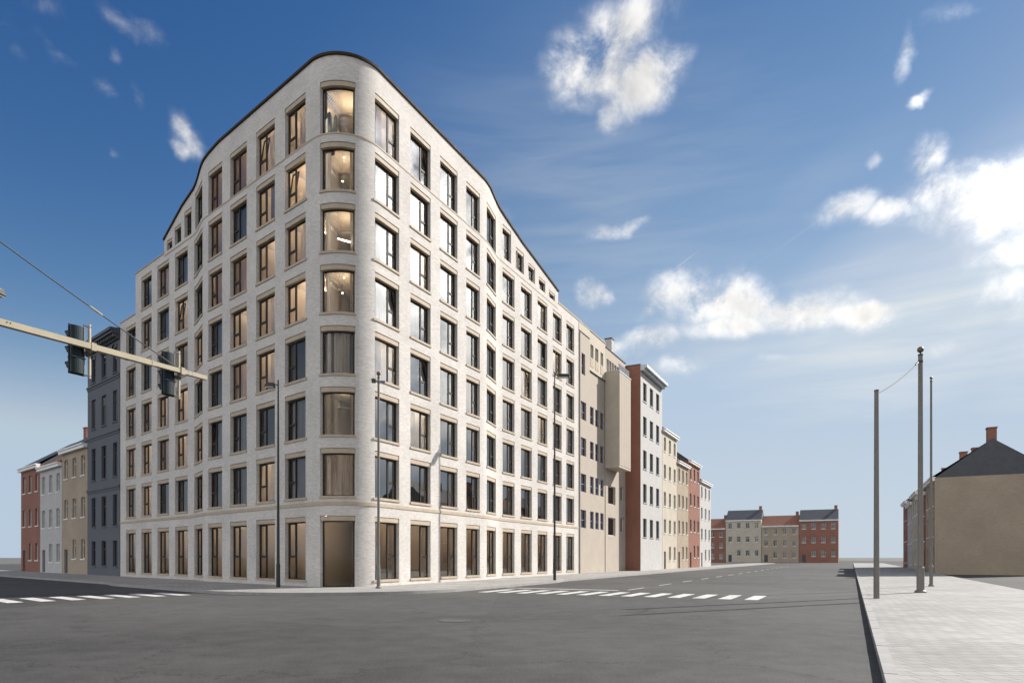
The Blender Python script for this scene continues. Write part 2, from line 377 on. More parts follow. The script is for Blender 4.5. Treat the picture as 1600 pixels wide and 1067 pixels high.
# ------------------------------------------------------------------ mesh builder
class MB:
    def __init__(self):
        self.v = []; self.f = []; self.uv = []; self.mi = []; self.smooth = []
    def quad(self, pts, uvs=None, mi=0, smooth=False):
        i = len(self.v)
        self.v += [tuple(p) for p in pts]
        self.f.append(tuple(range(i, i+len(pts))))
        self.uv += list(uvs) if uvs else [(0, 0)]*len(pts)
        self.mi.append(mi); self.smooth.append(smooth)
    def hexa(self, p, mi=0):           # p: 8 points, bottom four then top four, both anticlockwise seen from above
        for idx in ((3, 2, 1, 0), (4, 5, 6, 7), (0, 1, 5, 4), (1, 2, 6, 5), (2, 3, 7, 6), (3, 0, 4, 7)):
            q = [Vector(p[k]) for k in idx]
            a = (q[1]-q[0]).length; b = (q[3]-q[0]).length
            self.quad(q, [(0, 0), (a, 0), (a, b), (0, b)], mi)
    def box(self, x0, x1, y0, y1, z0, z1, mi=0):
        self.hexa([(x0, y0, z0), (x1, y0, z0), (x1, y1, z0), (x0, y1, z0), (x0, y0, z1), (x1, y0, z1), (x1, y1, z1), (x0, y1, z1)], mi)
    def obox(self, c, ax, ay, az, mi=0):      # centre and three half axes (right handed)
        c = Vector(c); ax = Vector(ax); ay = Vector(ay); az = Vector(az)
        if ax.cross(ay).dot(az) < 0: ax = -ax
        s = [(-1, -1), (1, -1), (1, 1), (-1, 1)]
        self.hexa([c+ax*a+ay*b-az for a, b in s]+[c+ax*a+ay*b+az for a, b in s], mi)
    def tube(self, pts, rad, n=10, cap=True, mi=0):
        pts = [Vector(p) for p in pts]
        rr = rad if isinstance(rad, (list, tuple)) else [rad]*len(pts)
        rings = []
        for i, p in enumerate(pts):
            d = (pts[min(i+1, len(pts)-1)]-pts[max(i-1, 0)]).normalized()
            h = Vector((0, 0, 1)) if abs(d.z) < .9 else Vector((1, 0, 0))
            a = d.cross(h).normalized(); b = d.cross(a).normalized()
            rings.append([p+(a*math.cos(2*math.pi*k/n)+b*math.sin(2*math.pi*k/n))*rr[i] for k in range(n)])
        for r0, r1 in zip(rings, rings[1:]):
            for k in range(n):
                self.quad([r0[k], r1[k], r1[(k+1) % n], r0[(k+1) % n]], None, mi, True)
        if cap:
            self.quad(rings[0], None, mi); self.quad(list(reversed(rings[-1])), None, mi)
    def lathe(self, o, prof, n=16, axis=None, mi=0):
        o = Vector(o); ax = Vector(axis or (0, 0, 1)).normalized()
        h = Vector((1, 0, 0)) if abs(ax.x) < .9 else Vector((0, 1, 0))
        a = ax.cross(h).normalized(); b = ax.cross(a)
        rings = [[o+ax*z+(a*math.cos(2*math.pi*k/n)+b*math.sin(2*math.pi*k/n))*r for k in range(n)] for r, z in prof]
        for r0, r1 in zip(rings, rings[1:]):
            for k in range(n):
                self.quad([r0[k], r0[(k+1) % n], r1[(k+1) % n], r1[k]], None, mi, True)
    def ball(self, c, r, n=14):
        self.lathe(c, [(max(1e-4, r*math.sin(math.pi*i/n)), -r*math.cos(math.pi*i/n)) for i in range(n+1)], n+4)
    # along a path: s along the wall, z up, w inwards
    def pbox(self, P, s0, s1, z0, z1, w0, w1, n=1, tilt=0.0, zh=0.0, mi=0):
        def q(s, z, w):
            x, y = P(s, w + (z-zh)*tilt); return (x, y, z)
        for i in range(n):
            a = s0+(s1-s0)*i/n; b = s0+(s1-s0)*(i+1)/n
            for face, uv in ((((a, z0, w0), (b, z0, w0), (b, z1, w0), (a, z1, w0)), 'sz'), (((b, z0, w1), (a, z0, w1), (a, z1, w1), (b, z1, w1)), 'sz'),
                         (((a, z1, w0), (b, z1, w0), (b, z1, w1), (a, z1, w1)), 'sw'), (((a, z0, w1), (b, z0, w1), (b, z0, w0), (a, z0, w0)), 'sw')):
                self.quad([q(*p) for p in face], [(p[0], p[1]) if uv == 'sz' else (p[0], p[2]) for p in face], mi)
        for s, fl in ((s0, 0), (s1, 1)):
            f = [(s, z0, w1), (s, z0, w0), (s, z1, w0), (s, z1, w1)]
            if fl: f.reverse()
            self.quad([q(*p) for p in f], [(p[2], p[1]) for p in f], mi)
    def build(self, name, mats, parent=None):
        me = bpy.data.meshes.new(name)
        o0 = root_loc(parent)
        me.from_pydata([(x-o0[0], y-o0[1], z-o0[2]) for x, y, z in self.v], [], self.f)
        ul = me.uv_layers.new(name='UVMap')
        flat = [c for u in self.uv for c in u]
        ul.data.foreach_set('uv', flat)
        if not isinstance(mats, (list, tuple)): mats = [mats]
        for m in mats: me.materials.append(m)
        me.polygons.foreach_set('material_index', self.mi)
        me.polygons.foreach_set('use_smooth', self.smooth)
        me.update()
        o = bpy.data.objects.new(name, me)
        COL.objects.link(o)
        if parent: o.parent = parent
        return o

def root_loc(p):
    v = Vector((0, 0, 0))
    while p:
        v += p.location; p = p.parent
    return v
def thing(name, label, cat, loc=(0, 0, 0), group=None):
    o = bpy.data.objects.new(name, None); COL.objects.link(o)
    o.location = loc; o['label'] = label; o['category'] = cat
    o.empty_display_size = .3
    if group: o['group'] = group
    return o
def tag(o, label, cat, group=None):
    o['label'] = label; o['category'] = cat
    if group: o['group'] = group
    return o
def struct(o, kind='structure'):
    o['kind'] = kind; return o

# ------------------------------------------------------------------ outline of the corner building
dL = Vector((-.76231, .64721)); dR = Vector((.46160, .88709))
nL = Vector((-.64721, -.76231)); nR = Vector((.88709, -.46160))       # outward
CORNER = Vector((-8.2134, 31.7760))
RAD = 2.2
TURN = math.acos(max(-1, min(1, nL.dot(nR))))
TAN = RAD/math.tan((math.pi-TURN)/2)
tL = CORNER+dL*TAN; tR = CORNER+dR*TAN
CEN = tL-nL*RAD
AL = math.atan2(nL.y, nL.x)
HALF = RAD*TURN/2
STEP = .53                        # the far stretches stand this much behind the near ones
S0L, S1L = 11.8, 14.9             # S-bend along the left street, from the tangent point
S0R, S1R = 10.7, 14.3
def sm(t):
    t = max(0, min(1, t)); return t*t*(3-2*t)
def P(s, w=0.0):
    if s < -HALF:
        u = -s-HALF; off = STEP*sm((u-S0L)/(S1L-S0L))
        p = tL+dL*u-nL*(off+w)
    elif s > HALF:
        u = s-HALF; off = STEP*sm((u-S0R)/(S1R-S0R))
        p = tR+dR*u-nR*(off+w)
    else:
        a = AL+(s+HALF)/RAD
        p = CEN+Vector((math.cos(a), math.sin(a)))*(RAD-w)
    return p.x, p.y
def PL(u, w=0.0): return P(-HALF-u, w)
def curved(a, b):                 # break points where the outline bends
    pts = []
    for k in range(29): pts.append(-HALF+2*HALF*k/28)
    for k in range(17): pts.append(-HALF-(S0L+(S1L-S0L)*k/16)); pts.append(HALF+(S0R+(S1R-S0R)*k/16))
    return sorted(p for p in pts if a < p < b)
def nsub(a, b):
    return 8 if curved(a, b) else 1
BX = .501                          # from my survey's tangent point to this one
SL = lambda u: -(u+BX+HALF)
SR = lambda u: u+BX+HALF

L_COLS = [(.03, 2.03), (3.06, 5.08), (6.15, 8.14), (9.16, 10.98), (11.90, 14.12), (15.15, 17.14), (18.15, 20.15), (21.16, 23.10), (24.18, 26.12)]
R_COLS = [(-.85, 1.17), (2.19, 4.17), (5.18, 7.12), (8.17, 9.90), (10.92, 12.92), (14.07, 15.97), (17.04, 18.96), (20.03, 21.92), (23.07, 24.96), (26.02, 27.86)]
END_L0, END_L1, END_L2 = SL(18.95), SL(24.20), SL(27.32)
END_R0, END_R2 = SR(24.17), SR(28.93)
CW = (-1.33, .52)                  # the curved corner window
def zrow(k): return 25.78-3.1*k    # top of the lintels of each storey, counted from the top
H_OPEN = 2.44
def hz_(h): return EYE+3.1*h

def interp(tab, x):
    if x <= tab[0][0]: return tab[0][1]
    for (a, ya), (b, yb) in zip(tab, tab[1:]):
        if x <= b: return ya+(yb-ya)*(x-a)/(b-a)
    return tab[-1][1]
TOP_TAB = sorted([(SL(u), hz_(h)) for u, h in ((9.5, 8.2), (10.8, 8.15), (12.0, 8.07), (13.5, 7.96), (15.98, 7.72), (18.95, 7.28))] +
                 [(SR(u), hz_(h)) for u, h in ((11.6, 8.2), (13.0, 8.13), (14.74, 7.98), (17.26, 7.79), (19.2, 7.68), (24.17, 7.39))])
def ztop(s): return interp(TOP_TAB, s)
TERR_L1, TERR_L2, TERR_R = hz_(6.97), hz_(5.985), hz_(7.06)

# openings: (s0, s1, z0, z1, storey, side, column)
OPEN = []
Z0TOP = 23.14
for k in range(0, 7):
    zt = zrow(k)
    for c, (a, b) in enumerate(L_COLS):
        if k == 0 and c > 3: continue
        if k == 1 and c > 7: continue
        OPEN.append((SL(b), SL(a), Z0TOP if k == 0 else zt-H_OPEN, zt, k, 'L', c))
    for c, (a, b) in enumerate(R_COLS):
        if k == 0 and c > 4: continue
        OPEN.append((SR(a), SR(b), Z0TOP if k == 0 else zt-H_OPEN, zt, k, 'R', c))
    OPEN.append((CW[0], CW[1], Z0TOP if k == 0 else zt-H_OPEN, zt, k, 'C', 0))
for c, (a, b, h) in enumerate(((11.95, 13.95, 7.76), (14.57, 15.66, 7.56), (16.18, 17.22, 7.38), (17.60, 18.50, 7.21))):
    OPEN.append((SL(b), SL(a), hz_(6.985), hz_(h), 0, 'L', 4+c))
for c, (a, b, h) in enumerate(((14.07, 15.41, 7.80), (16.18, 17.55, 7.55), (18.31, 19.55, 7.44), (20.27, 21.52, 7.33), (22.25, 23.49, 7.22))):
    OPEN.append((SR(a), SR(b), hz_(7.03), hz_(h), 0, 'R', 5+c))
# ground floor shop openings
ZG0, ZG1 = .45, 3.75
for c, (a, b) in enumerate(L_COLS): OPEN.append((SL(b), SL(a), ZG0, ZG1, 7, 'L', c))
for c, (a, b) in enumerate(R_COLS): OPEN.append((SR(a), SR(b), ZG0, ZG1, 7, 'R', c))
OPEN.append((CW[0], CW[1], .12, ZG1, 7, 'C', 0))

def wall(mb, P, sa, sb, zb, zt, opens, brk=(), depth=.24, sill=True, uoff=0.0):
    """wall face with openings and their reveals; zt may be a number or a function of s"""
    f = zt if callable(zt) else (lambda s: zt)
    S = sorted(set([sa, sb]+[x for o in opens for x in o[:2] if sa <= x <= sb]+[b for b in brk if sa < b < sb]))
    for a, b in zip(S, S[1:]):
        if b-a < 1e-5: continue
        mid = (a+b)/2
        os_ = sorted([o for o in opens if o[0] < mid < o[1]], key=lambda o: o[2])
        lo = zb
        segs = []
        for o in os_:
            segs.append((lo, o[2])); lo = o[3]
        segs.append((lo, None))
        for z0, z1 in segs:
            za = f(a) if z1 is None else z1; zc = f(b) if z1 is None else z1
            if max(za, zc)-z0 < 1e-4: continue
            (x0, y0), (x1, y1) = P(a, 0), P(b, 0)
            mb.quad([(x0, y0, z0), (x1, y1, z0), (x1, y1, zc), (x0, y0, za)], [(a+uoff, z0), (b+uoff, z0), (b+uoff, zc), (a+uoff, za)])
        for o in os_:
            (x0, y0), (x1, y1) = P(a, 0), P(b, 0); (u0, v0), (u1, v1) = P(a, depth), P(b, depth)
            mb.quad([(x0, y0, o[3]), (x1, y1, o[3]), (u1, v1, o[3]), (u0, v0, o[3])], [(a, 0), (b, 0), (b, depth), (a, depth)])
            mb.quad([(u0, v0, o[2]), (u1, v1, o[2]), (x1, y1, o[2]), (x0, y0, o[2])], [(a, depth), (b, depth), (b, 0), (a, 0)])
    for o in opens:
        for s, fl in ((o[0], 0), (o[1], 1)):
            if not (sa-1e-6 <= s <= sb+1e-6): continue
            (x0, y0), (x1, y1) = P(s, 0), P(s, depth)
            q = [(x0, y0, o[2]), (x1, y1, o[2]), (x1, y1, o[3]), (x0, y0, o[3])]
            uv = [(0, o[2]), (depth, o[2]), (depth, o[3]), (0, o[3])]
            if fl: q.reverse(); uv.reverse()
            mb.quad(q, uv)

# ------------------------------------------------------------------ ground, road, pavements
gm = MB(); g = 1500
gm.quad([(-g, -g, -.012), (g, -g, -.012), (g, g, -.012), (-g, g, -.012)])
struct(gm.build('ground', M['ground']))
rm = MB()
rm.quad([(-120, -40, -.004), (160, -40, -.004), (160, 330, -.004), (-120, 330, -.004)], [(0, 0), (280, 0), (280, 370), (0, 370)])
struct(rm.build('road', M['asphalt']))

def strip_pavement(name, Pf, ss, w0, w1, h=.13, kerb=.16):
    """raised pavement between offsets w0 (kerb side) and w1 (wall side)"""
    a = MB(); k = MB()
    for s0, s1 in zip(ss, ss[1:]):
        p = [Pf(s0, w0+kerb), Pf(s1, w0+kerb), Pf(s1, w1), Pf(s0, w1)]
        a.quad([(x, y, h) for x, y in p], [(x, y) for x, y in p])
        k.pbox(Pf, s0, s1, -.01, h+.006, w0, w0+kerb)
    struct(a.build(name, M['paving'])); struct(k.build('kerb', M['kerb']))
ps = [SL(130), SL(60)]+[SL(u) for u in range(28, 14, -1)]+[SL(14-i*.5) for i in range(6)]+[-HALF-2, -HALF-.5]+[-HALF+2*HALF*i/20 for i in range(21)]+[HALF+.5, HALF+2]+[SR(u) for u in range(10, 29)]+[SR(60), SR(150)]
strip_pavement('pavement', P, ps, -5.2, 0.1)
# pavement on the far side of the wide right hand street
oR = Vector((14.9, 13.4))
def PO(s, w=0.0):                 # wall faces the street: outward is -nR
    p = oR+dR*s+nR*w; return p.x, p.y
so_ = [-30, -4, 20, 50, 90, 170]
a = MB(); k = MB()
for s0, s1 in zip(so_, so_[1:]):
    p = [PO(s0, -6.5), PO(s0, 0), PO(s1, 0), PO(s1, -6.5)]
    a.quad([(x, y, .13) for x, y in p], [(x, y) for x, y in p])
    k.hexa([(*PO(s0, -6.66), -.01), (*PO(s0, -6.5), -.01), (*PO(s1, -6.5), -.01), (*PO(s1, -6.66), -.01), (*PO(s0, -6.66), .136), (*PO(s0, -6.5), .136), (*PO(s1, -6.5), .136), (*PO(s1, -6.66), .136)])
struct(a.build('pavement', M['paving'])); kerb_ = struct(k.build('kerb', M['kerb']))
ks = MB(); ks.box(0, .985, 0, .165, 0, .012); kme = None
for i in range(60):
    s_ = -12+i*1.0
    if kme is None:
        o = ks.build('kerb_stone', M['kerb'], kerb_); kme = o.data
    else:
        o = bpy.data.objects.new('kerb_stone', kme); COL.objects.link(o); o.parent = kerb_
    x, y = PO(s_, -6.663); o.location = (x, y, .132+.003*math.sin(i*2.3))
    o.rotation_euler = (0, 0, math.atan2(dR.y, dR.x)); o.scale = (1, -1 if (Vector((-math.sin(o.rotation_euler.z), math.cos(o.rotation_euler.z))).dot(nR) < 0) else 1, 1)
# painted markings: a crossing over the mouth of the right street, dashed centre line
mk = MB()
def flat(c, d, n, hl, hw):
    c = Vector(c); q = [c-d*hl-n*hw, c+d*hl-n*hw, c+d*hl+n*hw, c-d*hl+n*hw]
    if (q[1]-q[0]).cross(q[3]-q[0]) < 0: q.reverse()
    mk.quad([(p.x, p.y, .0) for p in q])
base = tR+nR*6.0+dR*1.0
for i in range(13): flat(base+nR*(i*1.0+.5), dR, nR, 1.5, .25)
for i in range(16): flat(tR+nR*12.0+dR*(6+i*6.0), dR, nR, 1.4, .06)
flat(tR+nR*8.6+dR*4.0, nR, dR, 3.1, .18)
bl = tL+nL*6.0+dL*1.0
for i in range(9): flat(bl+nL*(i*1.0+.5), dL, nL, 1.5, .25)
struct(mk.build('road_marking', M['paint']))

M_IRON = mat('cast_iron', (.07, .065, .06), .7, var=.2, vscale=6, bump=.5, bscale=40)
for (x, y, lb) in ((-1.5, 17.0, 'round iron manhole cover in the road, nearer the camera'), (4.5, 27.0, 'round iron manhole cover near the zebra crossing of the right street')):
    q = MB(); q.lathe((x, y, -.006), [(.42, .0), (.42, .012), (.36, .014), (.355, .008), (.001, .012)], 24); tag(q.build('manhole_cover', M_IRON), lb, 'manhole cover', 'manhole covers in the road')
# ------------------------------------------------------------------ the corner building
rng = random.Random(5)
BLD = thing('apartment_building', 'large pale brick apartment building with rounded corner and rows of tall windows', 'building', (CORNER.x, CORNER.y, 0))
zones = [(END_L2, END_L1, TERR_L2), (END_L1, END_L0, TERR_L1), (END_L0, END_R0, ztop), (END_R0, END_R2, TERR_R)]
wb = MB()
WALLBACK = 4.2
for a, b, t in zones:
    br = curved(a, b)+[x for x, _ in TOP_TAB if a < x < b]
    wall(wb, P, a, b, 0.0, t, [o for o in OPEN if o[1] > a+1e-4 and o[0] < b-1e-4], br)
def endwall(mb, s, z0, z1, face):  # a wall across the building, facing along the street
    (x0, y0), (x1, y1) = P(s, 0), P(s, 9.0)
    q = [(x0, y0, z0), (x1, y1, z0), (x1, y1, z1), (x0, y0, z1)]; uv = [(0, z0), (9, z0), (9, z1), (0, z1)]
    mb.quad(q, uv)
endwall(wb, END_L1, TERR_L2-.3, TERR_L1, -1); endwall(wb, END_L0, TERR_L1-.3, ztop(END_L0), -1)
endwall(wb, END_L2, 0, TERR_L2, -1)
endwall(wb, END_R0, TERR_R-.3, ztop(END_R0), 1); endwall(wb, END_R2, 0, TERR_R, 1)
wb.build('brick_wall', M['brick'], BLD)

# coping along the parapet, tan copings on the terraces, string courses
cb = MB()
S = sorted(set([END_L0-.05, END_R0+.05]+curved(END_L0, END_R0)+[x for x, _ in TOP_TAB if END_L0 < x < END_R0]))
for a, b in zip(S, S[1:]):
    pr = []
    for s in (a, b):
        z = ztop(s); o = [P(s, -.09), P(s, .38)]
        pr.append([(*o[0], z-.03), (*o[1], z-.03), (*o[1], z+.10), (*o[0], z+.10)])
    A, B = pr
    for i in range(4):
        j = (i+1) % 4
        cb.quad([A[i], A[j], B[j], B[i]], None, 0, False)
for s, fl in ((S[0], 0), (S[-1], 1)):
    z = ztop(s); q = [(*P(s, -.09), z-.03), (*P(s, .38), z-.03), (*P(s, .38), z+.10), (*P(s, -.09), z+.10)]
    if fl: q.reverse()
    cb.quad(q)
cb.build('coping', M['bronze'], BLD)
for a, b, z in ((END_L2-.03, END_L1, TERR_L2), (END_L1-.03, END_L0-.01, TERR_L1), (END_R0+.01, END_R2+.03, TERR_R)):
    t = MB(); t.pbox(P, a, b, z, z+.07, -.04, .34); t.build('terrace_coping', M['stone'], BLD)
t = MB()
S = [SL(18.95)]+curved(SL(18.95), SR(24.1))+[SR(24.1)]
for a, b in zip(S, S[1:]): t.pbox(P, a, b, Z0TOP-.10, Z0TOP-.012, -.022, .02)
t.build('string_course', M['stone'], BLD)
t = MB()
S = [END_L2]+curved(END_L2, END_R2)+[END_R2]
for a, b in zip(S, S[1:]): t.pbox(P, a, b, 4.28, 4.46, -.035, .02)
t.build('string_course', M['stone'], BLD)

# inside: floor slabs, back walls, partitions
UBK = WALLBACK/math.tan((math.pi-TURN)/2)-TAN
BK = P(HALF+UBK, WALLBACK)
def inner(s):
    if abs(s) > HALF+UBK: return P(s, WALLBACK)
    return BK
def ends(k):
    if k <= 0: return END_L0+.05, END_R0-.05
    if k == 1: return END_L1+.05, END_R2-.05
    return END_L2+.05, END_R2-.05
for k in range(0, 8):
    a, b = ends(k)
    zc = (lambda s, k=k: min(zrow(k)+.15, ztop(s)-.25)) if k == 0 else (lambda s, k=k: zrow(k)+.15)
    if k == 7: zc = lambda s: 4.35
    S = sorted(set([a, b]+curved(a, b)+[x for x, _ in TOP_TAB if a < x < b]+[HALF+UBK, -HALF-UBK]))
    t = MB()
    for s0, s1 in zip(S, S[1:]):
        lo = [(*P(s0, .42), zc(s0)), (*P(s1, .25), zc(s1)), (*inner(s1), zc(s1)), (*inner(s0), zc(s0))]
        hi = [(x, y, z+.35) for x, y, z in lo]
        t.quad(lo[::-1]); t.quad(hi)
    t.build('roof_slab' if k == 0 else 'floor_slab', M['plaster'], BLD)
# terrace decks over the set back storeys are the slabs above; back walls and partitions
t = MB()
for s0, s1, top in ((END_L2+.05, END_L1, TERR_L2-.3), (END_L1, END_L0, TERR_L1-.3), (END_L0, -HALF-UBK, 25.9), (HALF+UBK, END_R0, 25.9), (END_R0, END_R2-.05, TERR_R-.3)):
    t.quad([(*inner(s0), 0), (*inner(s1), 0), (*inner(s1), top), (*inner(s0), top)])
t.build('back_wall', M['plaster'], BLD)
t = MB()
ub = lambda cols: [(cols[i][1]+cols[i+1][0])/2 for i in range(len(cols)-1)]
PART = [SL(u) for u in ub(L_COLS)]+[SR(u) for u in ub(R_COLS)]+[-HALF-.22, 1.12]
for s in PART:
    top = 25.96
    if s < END_L0: top = TERR_L1-.3
    if s < END_L1: top = TERR_L2-.3
    if s > END_R0: top = TERR_R-.3
    top = min(top, ztop(s)-.25) if END_L0 < s < END_R0 else top
    t.quad([(*P(s, .012), 0), (*inner(s), 0), (*inner(s), top), (*P(s, .012), top)])
t.build('partition_wall', M['plaster'], BLD)

# windows
STYLE = {
 'L': {0: ['warmsheer', 'warmsheer', 'brown', 'brown', 'dark', 'dark', 'grey', 'dark'],
       1: ['warm', 'greysheer', 'grey', 'brown', 'dark', 'grey', 'brown', 'dark'],
       2: ['warmsheer', 'warm', 'brownlit', 'brownlit', 'dark', 'warm', 'grey', 'brown', 'dark'],
       3: ['warm', 'warmsheer', 'warm', 'grey', 'warmsheer', 'brown', 'brownlit', 'dark', 'brown'],
       4: ['dark', 'warmsheer', 'brownlit', 'dark', 'grey', 'warm', 'greysheer', 'brown', 'brown']},
 'C': {0: ['warmopen'], 1: ['brownlit'], 2: ['warmsheer'], 3: ['warmsheer'], 4: ['grey'], 5: ['warmsheer'], 6: ['brown'], 7: ['shop']},
}
TILTED = {('L', 0, 1), ('L', 1, 0), ('L', 2, 5), ('R', 0, 1), ('R', 3, 0), ('R', 4, 1), ('R', 2, 7), ('R', 3, 6), ('L', 5, 3)}
def curtain(mb, s0, s1, z0, z1, w, amp=.05, per=.22, P=P):
    n = max(4, int((s1-s0)/per*4))
    ph = rng.random()*6
    pts = []
    for i in range(n+1):
        s = s0+(s1-s0)*i/n
        pts.append(P(s, w+amp*math.sin(2*math.pi*(s-s0)/per+ph)+amp*.5*math.sin(2*math.pi*(s-s0)/(per*2.7))))
    for p, q in zip(pts, pts[1:]):
        mb.quad([(*p, z0), (*q, z0), (*q, z1), (*p, z1)], None, 0, True)
def ceil_z(s, k):
    if k == 0: return min(zrow(0)+.15, ztop(s)-.25)
    return 4.35 if k == 7 else zrow(k)+.15

for (s0, s1, z0, z1, k, side, c) in OPEN:
    n = nsub(s0, s1)
    zl = z1-.25                                     # underside of the lintel
    small = (z1-z0) < 1.6
    if small: zl = z1-.18
    if k < 7:
        l = MB(); l.pbox(P, s0+.018, s1-.018, zl, z1-.022, .030, .238, n); l.build('lintel', M['stone'], BLD)
    else:
        l = MB(); l.pbox(P, s0+.018, s1-.018, zl, z1-.022, .030, .238, n); l.build('lintel', M['stone'], BLD)
    if k > 0 and not (k == 7 and side == 'C'):
        e0 = .12 if (side == 'R' and c == 0) else .03
        e1 = .12 if (side == 'L' and c == 0) else .03
        l = MB(); l.pbox(P, s0-e0, s1+e1, z0-.11, z0-.004, -.055, -.003, n); l.pbox(P, s0+.004, s1-.004, z0-.004, z0+.012, -.055, .24, n); l.build('sill', M['stone'], BLD)
    # outer frame
    f = MB(); w0, w1 = .205, .29; fw = .062
    f.pbox(P, s0+.002, s0+fw, z0+.014, zl-.003, w0, w1, 1); f.pbox(P, s1-fw, s1-.002, z0+.014, zl-.003, w0, w1, 1)
    f.pbox(P, s0+fw, s1-fw, zl-fw, zl-.003, w0, w1, n); f.pbox(P, s0+fw, s1-fw, z0+.014, z0+fw+.01, w0, w1, n)
    mu = None
    GL = {'L': 'glass', 'R': 'solar_glass', 'C': 'clear_glass'}[side]
    zi0, zi1 = z0+fw+.01, zl-fw
    if side != 'C':
        r = .36
        m_ = s0+(s1-s0)*r if side == 'L' else s1-(s1-s0)*r
        f.pbox(P, m_-.035, m_+.035, zi0, zi1, w0, w1, 1)
        mu = m_
    win = f.build('window', M['frame'], BLD)
    gw0, gw1 = .245, .262
    if mu is None:
        p = MB(); p.pbox(P, s0+fw, s1-fw, zi0, zi1, gw0, gw1, n)
        # one outer sheet is enough for a pane
        p.build('fixed_pane', M[GL], win)
    else:
        na, nb = (s0+fw, mu-.035) if side == 'L' else (mu+.035, s1-fw)
        fa, fb_ = (mu+.035, s1-fw) if side == 'L' else (s0+fw, mu-.035)
        p = MB()
        q = 5 if n > 1 else 1
        for i in range(q):
            a = fa+(fb_-fa)*i/q; b = fa+(fb_-fa)*(i+1)/q
            p.quad([(*P(a, gw0), zi0), (*P(b, gw0), zi0), (*P(b, gw0), zi1), (*P(a, gw0), zi1)])
        p.build('fixed_pane', M[GL], win)
        zt_ = zi0+(zi1-zi0)*.39
        tr_ = MB(); tr_.pbox(P, na, nb, zt_-.035, zt_+.035, w0+.003, w1-.003); tr_.build('transom', M['frame'], win)
        p = MB(); p.quad([(*P(na, gw0), zi0), (*P(nb, gw0), zi0), (*P(nb, gw0), zt_-.035), (*P(na, gw0), zt_-.035)]); p.build('lower_pane', M[GL], win)
        tilt = math.tan(R(9)) if (side, k, c) in TILTED else 0.0
        a, b, zb_, zc_ = na+.006, nb-.006, zt_+.041, zi1-.006
        s_ = MB(); fs = .045
        for (x0, x1, y0, y1) in ((a, a+fs, zb_, zc_), (b-fs, b, zb_, zc_), (a+fs, b-fs, zb_, zb_+fs), (a+fs, b-fs, zc_-fs, zc_)):
            s_.pbox(P, x0, x1, y0, y1, w0+.012, w1-.005, 1, tilt, zb_)
        s_.build('sash', M['frame'], win)
        p = MB(); A_ = lambda s, z: (*P(s, gw0+(z-zb_)*tilt), z)
        p.quad([A_(a+fs, zb_+fs), A_(b-fs, zb_+fs), A_(b-fs, zc_-fs), A_(a+fs, zc_-fs)])
        p.build('sash_pane', M[GL], win)
    # what hangs behind it
    st = STYLE.get(side, {}).get(k)
    st = st[c] if st and c < len(st) else None
    if st is None:
        st = rng.choice(['sheer', 'sheerfull', 'sheer', 'grey', 'brownpart', 'warmsheer']) if side == 'R' else rng.choice(['brown', 'dark', 'warmsheer', 'grey'])
        if k == 7: st = 'shop'
    cz = ceil_z((s0+s1)/2, k)-.04; fz = z0-.12
    wd = s1-s0
    def cur(a, b, m, w=.42):
        t = MB(); curtain(t, s0+wd*a, s0+wd*b, fz, cz, w); t.build('curtain', M[m], win)
    if st == 'warmsheer':
        if side == 'C': cur(.0, .20, 'curtain_white'); cur(.88, 1.0, 'curtain_white')
        elif side == 'L': cur(.42, .74, 'curtain_white')
        else: cur(.02, .5, 'curtain_white')
    elif st == 'brown': cur(-.08, 1.08, 'curtain_brown')
    elif st == 'brownlit': cur(-.05, .62 if side != 'C' else .22, 'curtain_brown'); cur(.88, 1.05, 'curtain_white')
    elif st == 'grey': cur(-.05, 1.05, 'curtain_grey')
    elif st == 'greysheer': cur(.40, .70, 'curtain_grey'); cur(.78, 1.05, 'curtain_white')
    elif st == 'sheer': cur(-.05, 1.04, 'curtain_white')
    elif st == 'sheerfull': cur(-.05, 1.05, 'curtain_white')
    elif st == 'brownpart': cur(.55, 1.05, 'curtain_brown'); cur(-.05, .2, 'curtain_brown')
    elif st == 'dark' and rng.random() < .6: cur(.36, .46, 'curtain_grey')
    elif st == 'warm': cur(.90, 1.02, 'curtain_white')
    if st in ('warm', 'warmsheer', 'brown', 'brownlit', 'warmopen', 'shop', 'greysheer') and not small:
        sm_ = (s0+s1)/2; hl = .62 if side != 'C' else 1.3
        zt2 = cz-(.55 if side != 'C' else .8)
        t = MB(); t.pbox(P, sm_-hl, sm_+hl, zt2-.05, zt2, 1.5, 1.72, 4 if n > 1 else 1)
        for ss in (sm_-hl+.1, sm_+hl-.1):
            t.pbox(P, ss-.006, ss+.006, zt2, cz+.04, 1.6, 1.612)
        i0 = sm_-hl+.03; i1 = sm_+hl-.03
        t.quad([(*P(i0, 1.53), zt2+.006), (*P(i1, 1.53), zt2+.006), (*P(i1, 1.69), zt2+.006), (*P(i0, 1.69), zt2+.006)], None, 1)
        t.build('ceiling_lamp', [M['tray'], M['lamp'] if side != 'C' else M['lamp_soft']], BLD)

